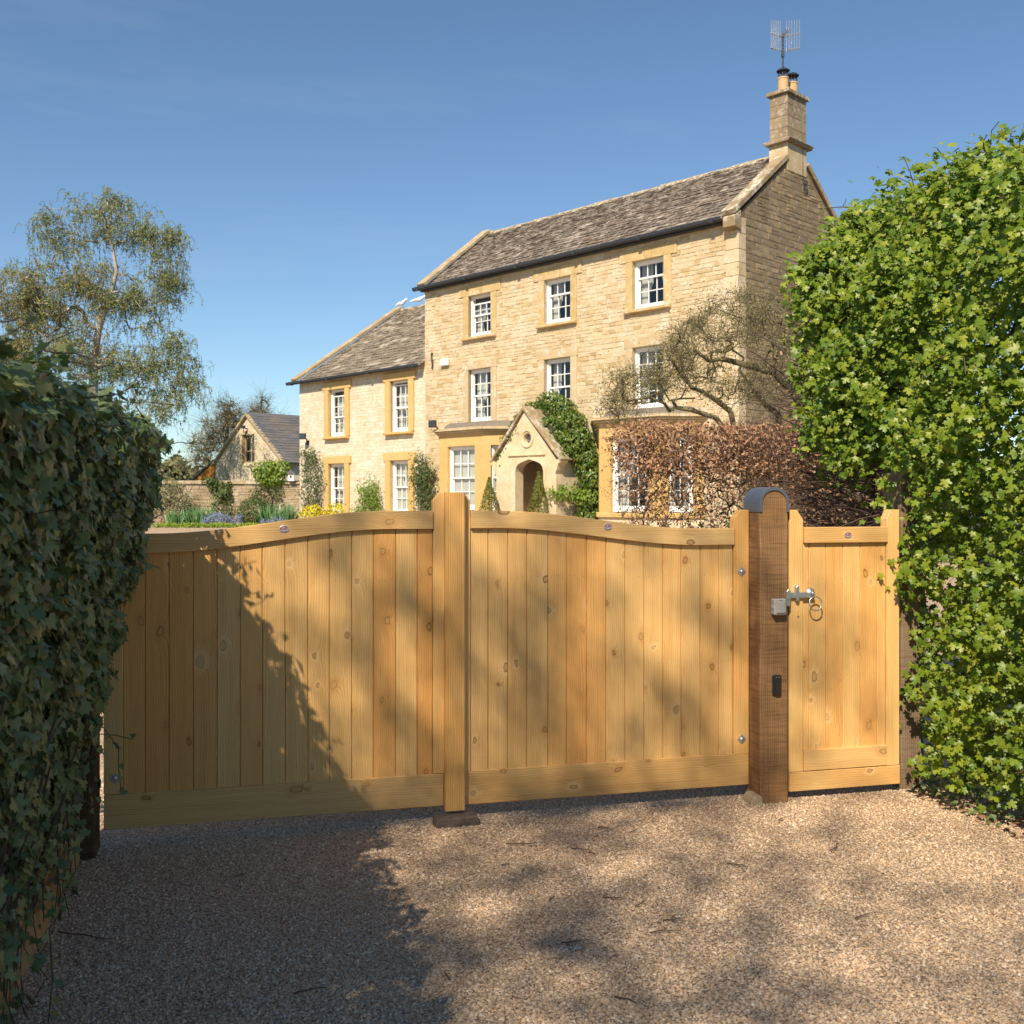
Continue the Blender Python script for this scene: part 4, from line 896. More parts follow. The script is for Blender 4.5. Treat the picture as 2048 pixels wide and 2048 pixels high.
# ---------------------------------------------------------------- near hedges (worked out in the gate's frame)
def gate_arr(P): # gate frame -> world, arrays
    P = np.asarray(P); return np.stack([G0.x+gd.x*P[:, 0]+gv.x*P[:, 1], G0.y+gd.y*P[:, 0]+gv.y*P[:, 1], P[:, 2]], 1)
def split_leaves(root, base, P, N, U, sz, tp, mats, outer, ntop=300, name='leaf'):
    """the ntop leaves that show largest become objects, the others one mesh; mats: list of (material, share)"""
    Wp = gate_arr(P); d = Wp-np.array([0, 0, EYE]); dist = np.linalg.norm(d, axis=1)
    cg, sg = gd.x, gd.y; Nw = np.stack([N[:, 0]*cg-N[:, 1]*sg, N[:, 0]*sg+N[:, 1]*cg, N[:, 2]], 1); Nw = unit(Nw)
    facing = np.abs((Nw*(-d/dist[:, None])).sum(1)); px = d[:, 0]/d[:, 1]*2070+1024; py = 996-d[:, 2]/d[:, 1]*2070
    ok = outer & (d[:, 1] > .5) & (px > 25) & (px < 2025) & (py > 25) & (py < 2025)
    sc = np.where(ok, sz/dist*(.3+facing), 0); top = np.zeros(len(P), bool); top[np.argsort(-sc)[:ntop]] = True
    P = P-np.array(base); pick = rng.random(len(P)); lo = 0
    var = []
    for mt, sh in mats:
        vs = []
        for q in range(4):
            V = tp[0].copy(); V[:, 2] += rng.uniform(-.25, .25)*V[:, 1]**2+rng.uniform(-.2, .2)*V[:, 0]; V[:, 0] *= rng.uniform(.88, 1.12)
            me = np_mesh(name, V, [tp[1]], True); me.materials.append(mt); vs.append(me)
        var.append(vs)
    for i, (mt, sh) in enumerate(mats):
        m = (pick >= lo) & (pick < lo+sh); lo += sh; r_ = m & ~top
        if r_.any(): leaves('foliage', P[r_], N[r_], U[r_], sz[r_], tp, mt, root)
        Rr, T, Nn = basis(N[m & top], U[m & top])
        for k, (p, s_) in enumerate(zip(P[m & top], sz[m & top])):
            o = put(bpy.data.objects.new(name, var[i][k % 4]), root)
            o.matrix_basis = Matrix(((Rr[k, 0]*s_, T[k, 0]*s_, Nn[k, 0]*s_, p[0]), (Rr[k, 1]*s_, T[k, 1]*s_, Nn[k, 1]*s_, p[1]), (Rr[k, 2]*s_, T[k, 2]*s_, Nn[k, 2]*s_, p[2]), (0, 0, 0, 1)))
# ivy on the left fence
IB = (-.27, -.3, 0)
ih = gate_root('ivy_hedge', 'dark glossy ivy hedge heaped over the fence left of the gates', 'hedge', IB[0], IB[1])
def ivy_n(z, y):
    p = np.interp(z, [0, .35, .7, 1.04, 1.4, 1.8, 2.05, 2.2, 2.32], [.04, .08, .12, .19, .27, .38, .42, .35, .16])
    return p*np.interp(y, [-8, -4, -2.5, -1.4, -.3, .2], [.85, .62, .58, .76, 1., .9])
def ivy_set(n, y0, y1, smin, smax, zlo):
    y = rng.uniform(y0, y1, n); t = rng.random(n)
    zt = 2.15+.05*wob(y*2.2, y*.7, 1.); ztop = zt
    z = zlo(y)+(ztop-zlo(y))*rng.random(n)**.9; topm = rng.random(n) < .22
    nn = ivy_n(np.minimum(z, 2.3)-.0, y); depth = rng.random(n)**2*.16
    b = .065*wob(y*4.5, z*4.5, .4)+.03*wob(y*13, z*13, 2.)
    x = -.27+nn+b-depth
    x = np.where(topm, -.27+rng.uniform(-.75, .32, n), x); z = np.where(topm, zt+.05*wob(x*6, y*5, 3.)-depth*.8-np.maximum(0, x-.0)**2*2.5, z)
    P = np.stack([x, y, z], 1); N = np.stack([np.where(topm, .25, 1.), np.full(n, -.25), np.where(topm, 1., .38)], 1)+rng.normal(size=(n, 3))*.45
    U = np.stack([np.full(n, .15), np.full(n, 0.), np.full(n, -1.)], 1)+rng.normal(size=(n, 3))*.55
    U[topm] = rng.normal(size=(topm.sum(), 3))*.8+np.array([.8, -.2, -.2])
    return P, N, U, rng.uniform(smin, smax, n)*np.where(rng.random(n) < .15, 1.3, 1.), depth < .05
zl = lambda y: np.interp(y, [-8, -2.6, -1.2, -.6, -.28, -.1], [.1, .22, .26, .24, .62, .95])+.09*wob(y*7, y*3, 2.2)
A = ivy_set(21500, -3.6, -.12, .030, .056, zl)
# the end of the hedge, lapping over the post and the hinge side of the gate
n = 3400; z = rng.uniform(.75, 2.19, n); lim = ivy_n(z, np.full(n, -.2)); x = -.27+lim*1.0-rng.random(n)**1.5*(lim+.45)+.05*wob(z*7, z*3, .7)
y = np.where(x > -.15, -.07-.16*rng.random(n), -.10+.24*rng.random(n)); P = np.stack([x, y, z], 1)
E_ = (P, np.array([.7, -.75, .4])+rng.normal(size=(n, 3))*.5, np.array([.3, 0, -1.])+rng.normal(size=(n, 3))*.5, rng.uniform(.034, .06, n), rng.random(n) < .5)
Bk = ivy_set(5200, -8.5, -3.55, .07, .12, lambda y: np.full(len(y), .15))
A = [np.concatenate(q) for q in zip(A, E_, Bk)]
n = 8500; y = rng.uniform(-3.5, -.12, n); z = rng.uniform(1.5, 2.12, n); x = -.27+rng.uniform(-.6, .0, n)+ivy_n(z, y)*.7; A = [np.concatenate(q) for q in zip(A, (np.stack([x, y, z], 1), rng.normal(size=(n, 3))+np.array([.3, -.3, .5]), rng.normal(size=(n, 3)), rng.uniform(.05, .075, n), np.zeros(n, bool)))]  # inner fill leaves added to stop sun leaking through the ivy
# trailing shoots
TP = []; SA, SB, SR = [], [], []
def shoot(pts, step=.035, s=(.025, .05), mat=None):
    pts = [np.array(p, float) for p in pts]
    for a, b in zip(pts[:-1], pts[1:]):
        L_ = np.linalg.norm(b-a); k = max(1, int(L_/step)); SA.append(a); SB.append(b); SR.append(.0022)
        for i in range(k): TP.append((a+(b-a)*(i+rng.random())/k+rng.normal(size=3)*.012, rng.uniform(*s)))
for k in range(46):
    y0 = rng.uniform(-2.5, -.25); z0 = float(zl(np.array([y0]))[0])+rng.uniform(0, .5); x0 = -.27+float(ivy_n(z0, y0))+.02
    p = [(x0, y0, z0)]; q = np.array(p[0])
    for i in range(rng.integers(3, 7)): q = q+np.array([rng.normal()*.03-.012, rng.normal()*.05, -rng.uniform(.05, .12)]); q[2] = max(q[2], .015); q[0] = max(q[0], -.19); p.append(tuple(q))
    shoot(p, .05)
for k in range(40):        # sprays standing off the outline
    y0 = rng.uniform(-2.4, -.1); z0 = rng.uniform(1.3, 2.3); x0 = -.27+float(ivy_n(min(z0, 2.25), y0)); q = np.array([x0-.03, y0, z0]); p = [tuple(q)]; dr = np.array([rng.uniform(.2, 1), rng.uniform(-.3, .6), rng.uniform(-.2, .9)])
    for i in range(3): q = q+unit(dr)*rng.uniform(.03, .06)+rng.normal(size=3)*.015; p.append(tuple(q))
    shoot(p, .03, (.022, .04))
for p in ([(-.25, -.5, 2.17), (-.08, -.42, 2.22), (.10, -.36, 2.23), (.26, -.32, 2.22)], [(-.62, -.9, 2.18), (-.40, -.9, 2.30), (-.26, -.95, 2.40), (-.1, -1., 2.47)], [(.12, -.2, 2.02), (.24, -.16, 2.05), (.33, -.14, 2.04)],
          [(-.03, -.25, 1.44), (.08, -.2, 1.45), (.15, -.17, 1.42)], [(-.16, -.2, .62), (-.06, -.17, .6), (.02, -.15, .57)], [(-.05, -1.9, .35), (-.03, -1.95, .2), (-.04, -2.0, .02), (.02, -2.2, .012)]): shoot(p, .045, (.03, .045))
tp_ = np.array([t[0] for t in TP]); ts_ = np.array([t[1] for t in TP]); n = len(tp_)
A = [np.concatenate(q) for q in zip(A, (tp_, np.array([.8, -.5, .4])+rng.normal(size=(n, 3))*.6, np.array([.2, 0, -1.])+rng.normal(size=(n, 3))*.7, ts_, rng.random(n) < .3))]
split_leaves(ih, IB, *A[:4], IVY, [(M['ivy'], .93), (M['ivy_dry'], .07)], A[4])
V, F = segs(np.array(SA)-np.array(IB), np.array(SB)-np.array(IB), SR, SR, 4); mobj('shoots', np_mesh('shoots', V, [F]), M['twig'], ih, kind='stuff')
# stems of the ivy behind its leaves
n = 420; y = rng.uniform(-2.8, -.15, n); z = rng.uniform(.1, 1.7, n); x = -.27+ivy_n(z, y)*rng.uniform(.2, .8, n)
P0 = np.stack([x, y, z], 1); P1 = P0+np.stack([rng.normal(size=n)*.05+.03, rng.normal(size=n)*.16, rng.uniform(.1, .5, n)], 1)
V, F = segs(P0-np.array(IB), P1-np.array(IB), rng.uniform(.003, .010, n), rng.uniform(.002, .006, n), 5); mobj('stems', np_mesh('stems', V, [F]), M['bark'], ih, kind='stuff')

# field maple hedge on the right
MBs = (4.9, -1., 0)
mh = gate_root('maple_hedge', 'tall bright green field maple hedge right of the side gate', 'hedge', MBs[0], MBs[1])
def mface(y, z): return 4.50+.16*wob(y*2.6, z*2.6, .3)+.10*wob(y*6, z*6.5, 1.7)+np.maximum(0, z-3.15)**2*.9-.10*np.exp(-((z-2.6)/.8)**2)+np.interp(z, [0, .5, .9], [.06, -.02, 0])
def mtop(y): return np.interp(y, [-3, -1.2, -.9, -.2, .5, 1.0, 1.35], [3.62, 3.64, 3.60, 3.80, 3.80, 3.68, 3.38])+.12*wob(y*6, y*3, .2)
def mlow(y): return np.interp(y, [-3, -.25, .0, .12, .6, 1.35], [.12, .14, .35, 1.85, 2.0, 2.3])
def sprigs(n, y0, y1):
    y = rng.uniform(y0, y1, n); zl_, zt_ = mlow(y), mtop(y); z = zl_+(zt_-zl_)*rng.random(n)**.92
    dep = rng.random(n)**1.6*.42-.13*rng.random(n)*(rng.random(n) < .3); x = mface(y, z)+dep; x = np.where((y > -.55) & (z < 1.8), np.maximum(x, 4.40), x); N = np.stack([np.full(n, -1.), np.full(n, -.35), np.full(n, .35)], 1)
    return np.stack([x, y, z], 1), N, dep
P1, N1, D1 = sprigs(5200, -2.4, 1.12)
kp = (wob(P1[:, 1]*5.5, P1[:, 2]*6.5, 4.) > -.55) | (D1 > .2); P1, N1, D1 = P1[kp], N1[kp], D1[kp]
n = 750; y = rng.uniform(-2.4, 1.35, n); x = rng.uniform(4.5, 5.9, n); P2 = np.stack([x, y, mtop(y)+.10*wob(x*5, y*5, .9)-rng.random(n)**2*.25-np.maximum(0, 4.75-x)**2*2.2], 1); N2 = np.tile(np.array([-.3, -.3, 1.]), (n, 1)); D2 = np.zeros(n)
n = 420; z = rng.uniform(1.9, 3.5, n); x = mface(np.full(n, 1.1), z)+rng.random(n)*1.1; P3 = np.stack([x, 1.1+.14*wob(x*4, z*4, .5)-.25*np.maximum(0, z-2.9)-rng.random(n)*.25, z], 1); N3 = np.tile(np.array([-.6, .4, .5]), (n, 1)); D3 = np.zeros(n)
C = np.concatenate([P1, P2, P3]); CN = np.concatenate([N1, N2, N3]); CD = np.concatenate([D1, D2, D3]); k = 9
sp = np.repeat(C, k, 0)+rng.normal(size=(len(C)*k, 3))*np.array([.05, .06, .055]); sn = np.repeat(CN, k, 0)+rng.normal(size=(len(C)*k, 3))*.7+np.array([.1, -.55, .45])
su = np.array([-.55, -.35, -.8])+rng.normal(size=sp.shape)*.6; ssz = rng.uniform(.023, .054, len(sp))*np.repeat(np.where(rng.random(len(C)) < .2, .75, 1.), k)
# stray leafy shoots on top
ST = []
for q in range(26):
    y = rng.uniform(-1.3, 1.3); x = rng.uniform(4.55, 5.2); b = np.array([x, y, float(mtop(y))-.05]); h = rng.uniform(.1, .28); e = b+np.array([rng.normal()*.05, rng.normal()*.05, h]); ST.append((b, e))
stp = np.concatenate([b+(e-b)*rng.random((7, 1))+rng.normal(size=(7, 3))*.025 for b, e in ST]); n = len(stp)
sp = np.concatenate([sp, stp]); sn = np.concatenate([sn, np.array([-.5, -.5, .7])+rng.normal(size=(n, 3))*.5]); su = np.concatenate([su, rng.normal(size=(n, 3))+np.array([0, 0, -.4])]); ssz = np.concatenate([ssz, rng.uniform(.03, .05, n)])
out_ = np.concatenate([np.repeat(CD, k) < .05, np.zeros(n, bool)])
split_leaves(mh, MBs, sp, sn, su, ssz, MAPLE, [(M['maple'], 1.01)], out_)
# its trunks, limbs and bare inner twigs
seed = []
for i, yy in enumerate(np.arange(-2.2, 1.3, .55)):
    b = len(seed); xx = 4.95+rng.normal()*.05
    for j in range(6): seed.append(((xx+rng.normal()*.03, yy+rng.normal()*.03, j*.5), (b+j-1 if j else -1), .034-.004*j))
tg = np.concatenate([C[::5]+rng.normal(size=(len(C[::5]), 3))*.02, np.array([e for b, e in ST])])
gm_ = grow(seed, tg, tip=.0028, jit=.10); gm_ = (gm_[0]-np.array(MBs), gm_[1], gm_[2]); branch_mesh('branches', gm_, M['bark'], mh)
def twigs(P, D, ln, r0, wig=.25, k=3):
    A_, B_, Ra, Rb = [], [], [], []; p = P.copy(); d = unit(D)
    for i in range(k):
        q = p+d*(ln/k)[:, None]; A_.append(p); B_.append(q); Ra.append(r0*(1-i/k*.75)); Rb.append(r0*(1-(i+1)/k*.75)); p = q; d = unit(d+rng.normal(size=d.shape)*wig)
    return segs(np.concatenate(A_), np.concatenate(B_), np.concatenate(Ra), np.concatenate(Rb), 4)
n = 1500; y = rng.uniform(.3, 1.75, n); z = rng.uniform(1.3, 2.9, n); x = rng.uniform(4.55, 5.5, n); P = np.stack([x, y, z], 1)-np.array(MBs)
V, F = twigs(P, np.array([-.9, .1, .15])+rng.normal(size=(n, 3))*.55, rng.uniform(.2, .5, n), rng.uniform(.0022, .006, n)); mobj('bare_twigs', np_mesh('bare_twigs', V, [F]), M['twig'], mh, kind='stuff')
n = 1300; y = rng.uniform(.5, 1.75, n); z = 1.5+1.5*rng.random(n); x = rng.uniform(4.5, 5.3, n); leaves('dead_leaves', np.stack([x, y, z], 1)-np.array(MBs), rng.normal(size=(n, 3))+np.array([-.4, -.5, .4]), rng.normal(size=(n, 3)), rng.uniform(.025, .045, n), OVAL, M['beech'], mh)

# clipped beech hedge in its brown winter leaf, behind the gates
BX = (4.0, 3.2, 0); BLn = 3.1
bh = gate_root('beech_hedge', 'clipped beech hedge with brown dead leaves behind the capped post', 'hedge', BX[0], BX[1])
seed = []
for xx in (.18, .38, .75, 1.15, 1.55, 2.0, 2.5, 2.95):
    b = len(seed); lx, ly = rng.normal(size=2)*.09
    for j in range(5): seed.append(((xx+lx*j+rng.normal()*.03, .42+ly*j*.5+rng.normal()*.04, j*.36), (b+j-1 if j else -1), .036-.0055*j))
n = 1500; tz = .55+1.9*rng.random(n)**.62; tg = np.stack([rng.uniform(-.05, BLn, n), rng.uniform(.0, .85, n), tz], 1)
gb = grow(seed, tg, tip=.0026, jit=.2, p=2.6); branch_mesh('stems', gb, M['bark'], bh)
n = 4600; P = np.stack([.0+(BLn-.0)*rng.random(n)**.85, rng.uniform(0, .9, n), .7+1.75*rng.random(n)**.6], 1)
V, F = twigs(P, rng.normal(size=(n, 3))*.7+np.array([0, -.1, .45]), rng.uniform(.12, .32, n), rng.uniform(.0015, .0032, n)); mobj('twigs', np_mesh('twigs', V, [F]), M['twig'], bh, kind='stuff')
def beech(n, x0, x1, z0, z1, pw):
    z = z0+(z1-z0)*rng.random(n)**pw; x = rng.uniform(x0, x1, n); y = rng.uniform(-.03, .9, n); z = np.minimum(z, z1+.05*wob(x*6, y*3, 1.))
    return np.stack([x, y, z], 1)
P = np.concatenate([beech(7800, -.10, BLn, 2.0, 2.49, .75), beech(3800, .05, BLn, 1.45, 2.2, .6), beech(800, .3, BLn, .6, 1.6, .8), beech(1600, 1.6, 3.4, 1.2, 2.6, .8)]); n = len(P)
leaves('dead_leaves', P, rng.normal(size=(n, 3))+np.array([-.2, -.6, .5]), rng.normal(size=(n, 3))*.7+np.array([0, 0, -.6]), rng.uniform(.028, .052, n), OVAL, M['beech'], bh)
n = 500; P = np.stack([rng.uniform(.75, 1.45, n), rng.uniform(.3, 1.0, n), rng.uniform(.7, 1.65, n)], 1)
leaves('green_shoots', P, rng.normal(size=(n, 3))+np.array([0, -.5, .5]), rng.normal(size=(n, 3)), rng.uniform(.03, .05, n), OVAL, M['rose'], bh)
# low dark evergreen shrub at the hedge foot
sh = gate_root('shrub', 'low dark green shrub under the brown beech hedge', 'shrub', BX[0]+.9, BX[1]-.3)
P, D = blobs([(0, 0, 1.28, .45, .3, .38), (.4, .05, 1.2, .35, .3, .32), (.1, 0, .8, .5, .3, .5)], 1600, .7)
leaves('foliage', P, D+rng.normal(size=P.shape)*.5, rng.normal(size=P.shape), rng.uniform(.03, .05, len(P)), OVAL, M['boxbush'], sh)
MB().tube([(0, .1, 0), (.02, .1, .5), (.1, .05, 1.1)], [.03, .025, .012], 6).build('stem', M['bark'], sh)

# old mossy fruit tree leaning over the beech hedge
ftb = W(1730, 1330, 12.); ftb = Vector((ftb.x, 12., ground_z(12.)))
ft = thing('fruit_tree', 'gnarled mossy old fruit tree leaning left in front of the house', 'tree', ftb)
YD = 12.
def limb(pts, r0, r1, parent=-1):
    b = len(seed)
    for i, (px, py, dy) in enumerate(pts):
        w_ = W(px, py, YD+dy)-ftb; seed.append(((w_.x, w_.y, w_.z), (b+i-1 if i else parent), r0+(r1-r0)*i/(len(pts)-1)))
    return b+len(pts)-1
seed = []
limb([(1735, 1290, 0), (1700, 1080, 0), (1655, 915, 0), (1615, 829, 0)], .10, .075)
limb([(1588, 786, -.05), (1548, 746, -.1), (1503, 733, -.2), (1470, 724, -.25), (1445, 718, -.3), (1418, 722, -.3), (1390, 700, -.4)], .062, .022, 3)
limb([(1572, 748, .1), (1552, 714, .15), (1547, 688, .2), (1530, 650, .3), (1505, 625, .35), (1490, 596, .4)], .05, .016, 3)
limb([(1592, 735, .3), (1600, 690, .4), (1590, 640, .5)], .03, .012, 3)
k0 = len(seed); limb([(1640, 1250, .3), (1560, 1000, .4), (1557, 829, .3), (1533, 812, .25), (1515, 791, .2), (1497, 762, .2), (1478, 740, .1)], .06, .02)
limb([(1500, 1000, -.3), (1461, 823, -.3), (1432, 800, -.35), (1406, 784, -.4), (1384, 775, -.5), (1365, 752, -.5), (1345, 723, -.55), (1330, 700, -.6)], .045, .014)
limb([(1480, 900, -.5), (1432, 836, -.5), (1384, 820, -.6), (1352, 815, -.6), (1339, 822, -.6), (1329, 807, -.7), (1300, 795, -.7), (1262, 800, -.8), (1235, 790, -.8)], .042, .010)
b_ = len(seed); limb([(1345, 800, -.6), (1362, 797, -.6), (1390, 797, -.5)], .02, .01, b_-6)
pts = []
for (cx_, cy_, rx_, ry_, n) in ((1470, 640, 70, 60, 70), (1560, 650, 60, 70, 60), (1400, 690, 60, 60, 60), (1340, 730, 55, 45, 50), (1280, 770, 55, 35, 45), (1235, 780, 25, 30, 16), (1440, 770, 70, 35, 40), (1530, 770, 60, 40, 35), (1600, 600, 40, 60, 30), (1240, 830, 40, 20, 14)):
    for i in range(n):
        a = rng.random()*6.28; r_ = math.sqrt(rng.random()); w_ = W(cx_+rx_*r_*math.cos(a), cy_+ry_*r_*math.sin(a), YD+rng.uniform(-1.1, .9))-ftb; pts.append(tuple(w_))
seed = [(a, b, c*.8) for a, b, c in seed]
gf = grow(seed, pts, tip=.0038, jit=.22, p=2.5); branch_mesh('trunk', gf, M['moss'], ft, 6)
ends = np.array(pts); n = 8500; k = rng.integers(0, len(ends), n); P = ends[k]+rng.normal(size=(n, 3))*.11
V, F = twigs(ends[k[:3000]]+rng.normal(size=(3000, 3))*.03, rng.normal(size=(3000, 3))+np.array([-.2, 0, .5]), rng.uniform(.08, .30, 3000), rng.uniform(.002, .0038, 3000), .5); mobj('twigs', np_mesh('twigs', V, [F]), M['moss'], ft, kind='stuff')
leaves('crown', P, rng.normal(size=(n, 3)), rng.normal(size=(n, 3))+np.array([0, 0, .4]), rng.uniform(.016, .034, n), DIAM, M['bud'], ft)

# ---------------------------------------------------------------- planting by the house
def bush(name, label, cat, loc, bl, n, sz, tp, mat, shell=.6, stem=None, group=None, nj=.6, up=.3, ground_up=False, extra=None):
    o = thing(name, label, cat, loc, 0, group); P, D = blobs(bl, n, shell)
    U = rng.normal(size=P.shape)*.8+np.array([0, 0, 1. if ground_up else -.2])
    leaves('foliage', P, D+rng.normal(size=P.shape)*nj+np.array([0, -.2, up]), U, rng.uniform(sz[0], sz[1], n), tp, mat, o)
    if stem:
        for pts, r_ in stem: MB().tube(pts, [r_*(1-.7*i/(len(pts)-1)) for i in range(len(pts))], 5).build('stem', M['bark'], o)
    return o
def hb(u, y, z): return HP(u, y, z)
def climber(label, u, z0, tgt, n, sz, mat, y=-.22, tp=OVAL, spread=.12, name='climber', stems=((0, 0),), bark='bark'):
    """wall climber: stems fan out from the foot, leaves sit round their tips; tgt = [(u, z, ru, rz, count)]"""
    o = tag(empty(name, HP(u, y, z0), HA), label, 'climber'); seed = []
    for dx, hh in stems: b = len(seed); seed += [((dx, 0, 0), -1, .02), ((dx*1.4, .04, .35), b, .017)]
    T = []
    for (uu, zz_, ru, rz, k) in tgt:
        a = rng.random(k)*6.28; r_ = np.sqrt(rng.random(k)); T.append(np.stack([uu-u+ru*r_*np.cos(a), rng.uniform(-.12, .12, k), zz_-z0+rz*r_*np.sin(a)], 1))
    T = np.concatenate(T); branch_mesh('stems', grow(seed, T, tip=.005, jit=.2), M[bark], o, 4)
    k = rng.integers(0, len(T), n); P = T[k]+rng.normal(size=(n, 3))*spread*np.array([1, .6, 1])
    leaves('foliage', P, rng.normal(size=(n, 3))*.6+np.array([-.2, -.8, .6]), rng.normal(size=(n, 3))*.7+np.array([0, -.2, -.6]), rng.uniform(*sz, n), tp, mat, o); return o
climber('wispy rose climber on the left corner of the wing under the floodlight', -6.2, .5, [(-6.55, 3.2, .35, .5, 26), (-6.0, 2.9, .25, .6, 20), (-5.9, 2.1, .3, .5, 18), (-6.6, 2.0, .35, .5, 16), (-6.3, 1.4, .5, .4, 14)], 1500, (.05, .10), M['rose'])
climber('leafy green climber between the two lower wing windows', -2.9, .5, [(-2.75, 1.9, .5, .45, 26), (-2.9, 1.3, .65, .5, 30), (-2.4, 1.3, .3, .6, 14)], 1900, (.05, .10), M['fresh'], spread=.15)
climber('tall feathery green climber right of the lower wing windows', .25, .4, [(.05, 2.6, .4, .5, 26), (.3, 2.1, .5, .6, 34), (.1, 1.3, .5, .6, 30), (.45, 1.4, .3, .6, 16)], 2500, (.05, .10), M['rose'], spread=.14)
# evergreen climber over the porch roof
cl = tag(empty('climber', HP(7.5, -.5, .4), HA), 'thick glossy evergreen climber heaped over the right side of the porch', 'climber')
bl = [(5.35, -.4, 4.2, .42, .4, .3), (5.0, -.45, 3.9, .38, .4, .36), (4.8, -.5, 3.5, .25, .35, .35), (5.9, -.4, 4.42, .45, .35, .3), (6.3, -.45, 4.15, .55, .4, .38), (6.75, -.55, 3.75, .55, .5, .42), (7.05, -.55, 3.3, .5, .5, .42), (6.35, -.85, 3.80, .32, .35, .2), (6.7, -.85, 3.42, .32, .35, .22), (7.05, -.85, 3.02, .3, .35, .25), (7.35, -.5, 2.8, .42, .42, .42), (7.45, -.5, 2.25, .42, .42, .42), (7.42, -.5, 1.7, .42, .42, .42), (7.42, -.5, 1.15, .42, .42, .42), (7.4, -.5, .7, .45, .42, .35), (4.62, -.8, 3.2, .12, .3, .35), (4.52, -.8, 2.5, .10, .28, .4), (5.2, -.95, 3.78, .2, .3, .16), (4.9, -.95, 3.42, .2, .3, .18), (4.66, -1.0, 3.05, .14, .3, .2)]
P, D = blobs(bl, 10500, .55); P = P-np.array([7.5, -.5, .4]); kk = rng.random(len(P)) < .93
leaves('foliage', P[kk], (D+rng.normal(size=P.shape)*.55+np.array([0, -.3, .4]))[kk], (rng.normal(size=P.shape)*.6+np.array([0, -.2, -.8]))[kk], rng.uniform(.06, .12, kk.sum()), OVAL, M['climb'], cl)
kk = ~kk; leaves('young_leaves', P[kk], (D+rng.normal(size=P.shape)*.5)[kk], rng.normal(size=P.shape)[kk], rng.uniform(.05, .09, kk.sum()), OVAL, M['fresh'], cl)
MB().tube([(0, .2, -.3), (.05, .2, .8), (-.1, .25, 1.9), (-.5, .3, 3.1), (-1.3, .3, 3.8)], [.06, .055, .045, .035, .02], 6).build('stem', M['bark'], cl)
n = 60; t = rng.random(n); P = np.stack([4.62+1.0*t-7.5, np.full(n, -1.32+.5), 2.75+1.15*t+rng.normal(size=n)*.12-.4], 1); leaves('stray_sprays', P, np.tile(np.array([0, -1., .2]), (n, 1))+rng.normal(size=(n, 3))*.4, rng.normal(size=(n, 3)), rng.uniform(.05, .09, n), OVAL, M['climb'], cl)
# clipped cones either side of the door
def cone(px, Y, zt, r_, label):
    b = W(px, 1000, Y); b.z = ground_z(Y); o = thing('topiary', label, 'topiary', b, 0, 'clipped cones by the porch'); H = zt-b.z
    n = 3000; t = rng.random(n)**.75; a = rng.random(n)*6.28; rr = r_*(1-t)**.85*(1+.10*wob(a*2, t*9))*np.sqrt(rng.uniform(.6, 1.03, n)); P = np.stack([rr*np.cos(a), rr*np.sin(a), .12+t*(H-.12)], 1)
    D = np.stack([np.cos(a), np.sin(a), np.full(n, .45)], 1); leaves('foliage', P, D+rng.normal(size=P.shape)*.6, rng.normal(size=P.shape)+np.array([0, 0, .5]), rng.uniform(.03, .055, n), OVAL, M['cone'], o)
    MB().tube([(0, 0, 0), (0, 0, H*.8)], [.04, .015], 6).build('trunk', M['bark'], o); return o
cone(978.5, 28.3, 2.32, .44, 'clipped yellow green cone left of the porch door'); cone(1077.5, 27.2, 2.44, .45, 'clipped yellow green cone in front of the porch door')
bush('ground_cover', 'bright green leafy clump at the foot of the porch climber', 'plant', W(1150, 1060, 27.), [(-.3, 0, .95, .5, .3, .25), (.3, 0, .85, .5, .3, .25)], 700, (.06, .11), OVAL, M['fresh'], ground_up=True)
bush('dry_plant', 'small dry twiggy plant under the right bay window', 'plant', W(1245, 1060, 24.6), [(-.2, 0, .95, .35, .2, .25), (.25, 0, .9, .35, .2, .2)], 260, (.03, .06), OVAL, M['beech'], stem=[([(0, 0, .3), (-.1+.1*i, 0, .75), (-.35+.2*i, 0, 1.2)], .01) for i in range(5)])

# garden wall and barn to the left
gwl = thing('garden_wall', 'old stone garden wall between the wing and the barn', 'wall', (-7.84, 38.45, 0), R(180))
wl = MB().box(0, 17., -.2, .2, -.1, 2.28).build('wall', M['gwall'], gwl)
sw = Stones(); sw.course(0, 17., .8, 2.28, [], lambda a, o, z: (a, .2+o, z), M['gwall'], ch=(.10, .16), ln=(.2, .45), proud=(.008, .03), parent=wl)
its = []; 
for it in sw.items: its.append(sw.verts(it))
V = np.array(its).reshape(-1, 3); F = (Stones.QF[None]+(np.arange(len(its))*8)[:, None, None]).reshape(-1, 4); mobj('stonework', np_mesh('stonework', V, [F]), M['gwall'], wl, kind='stuff')
x = 0
while x < 16.9:
    w_ = min(random.uniform(.5, .8), 17.-x); MB().prism([(-.28, 2.285), (-.26, 2.36), (0, 2.42), (.26, 2.36), (.28, 2.285)], x+.004, x+w_-.004, 'x').build('coping_stone', M['coping_l'], wl, bev=.01); x += w_
barn = thing('barn', 'small stone barn with blue slate roof and a dark gable window', 'barn', HP(-19.8, 5, 0), HA)
ea, ap, hw_ = 3.58, 5.87, 3.24; BLen = 14.
wz = [(-.57, .62, 3.48, 4.88)]
holed('gable_wall', [(-hw_, -.2), (-hw_, ea), (0, ap), (hw_, ea), (hw_, -.2)], [[(-.57, 3.48), (-.57, 4.88), (.62, 4.88), (.62, 3.48)]], 0, .3, M['wing_stone'], barn)
m = MB(); m.poly([(hw_, .3, -.2), (hw_, BLen, -.2), (hw_, BLen, ea), (hw_, .3, ea), (-hw_, .3, -.2), (-hw_, BLen, -.2), (-hw_, BLen, ea), (-hw_, .3, ea), (0, BLen, ap)], [(0,1,2,3), (4,7,6,5), (5,6,8,2,1)])
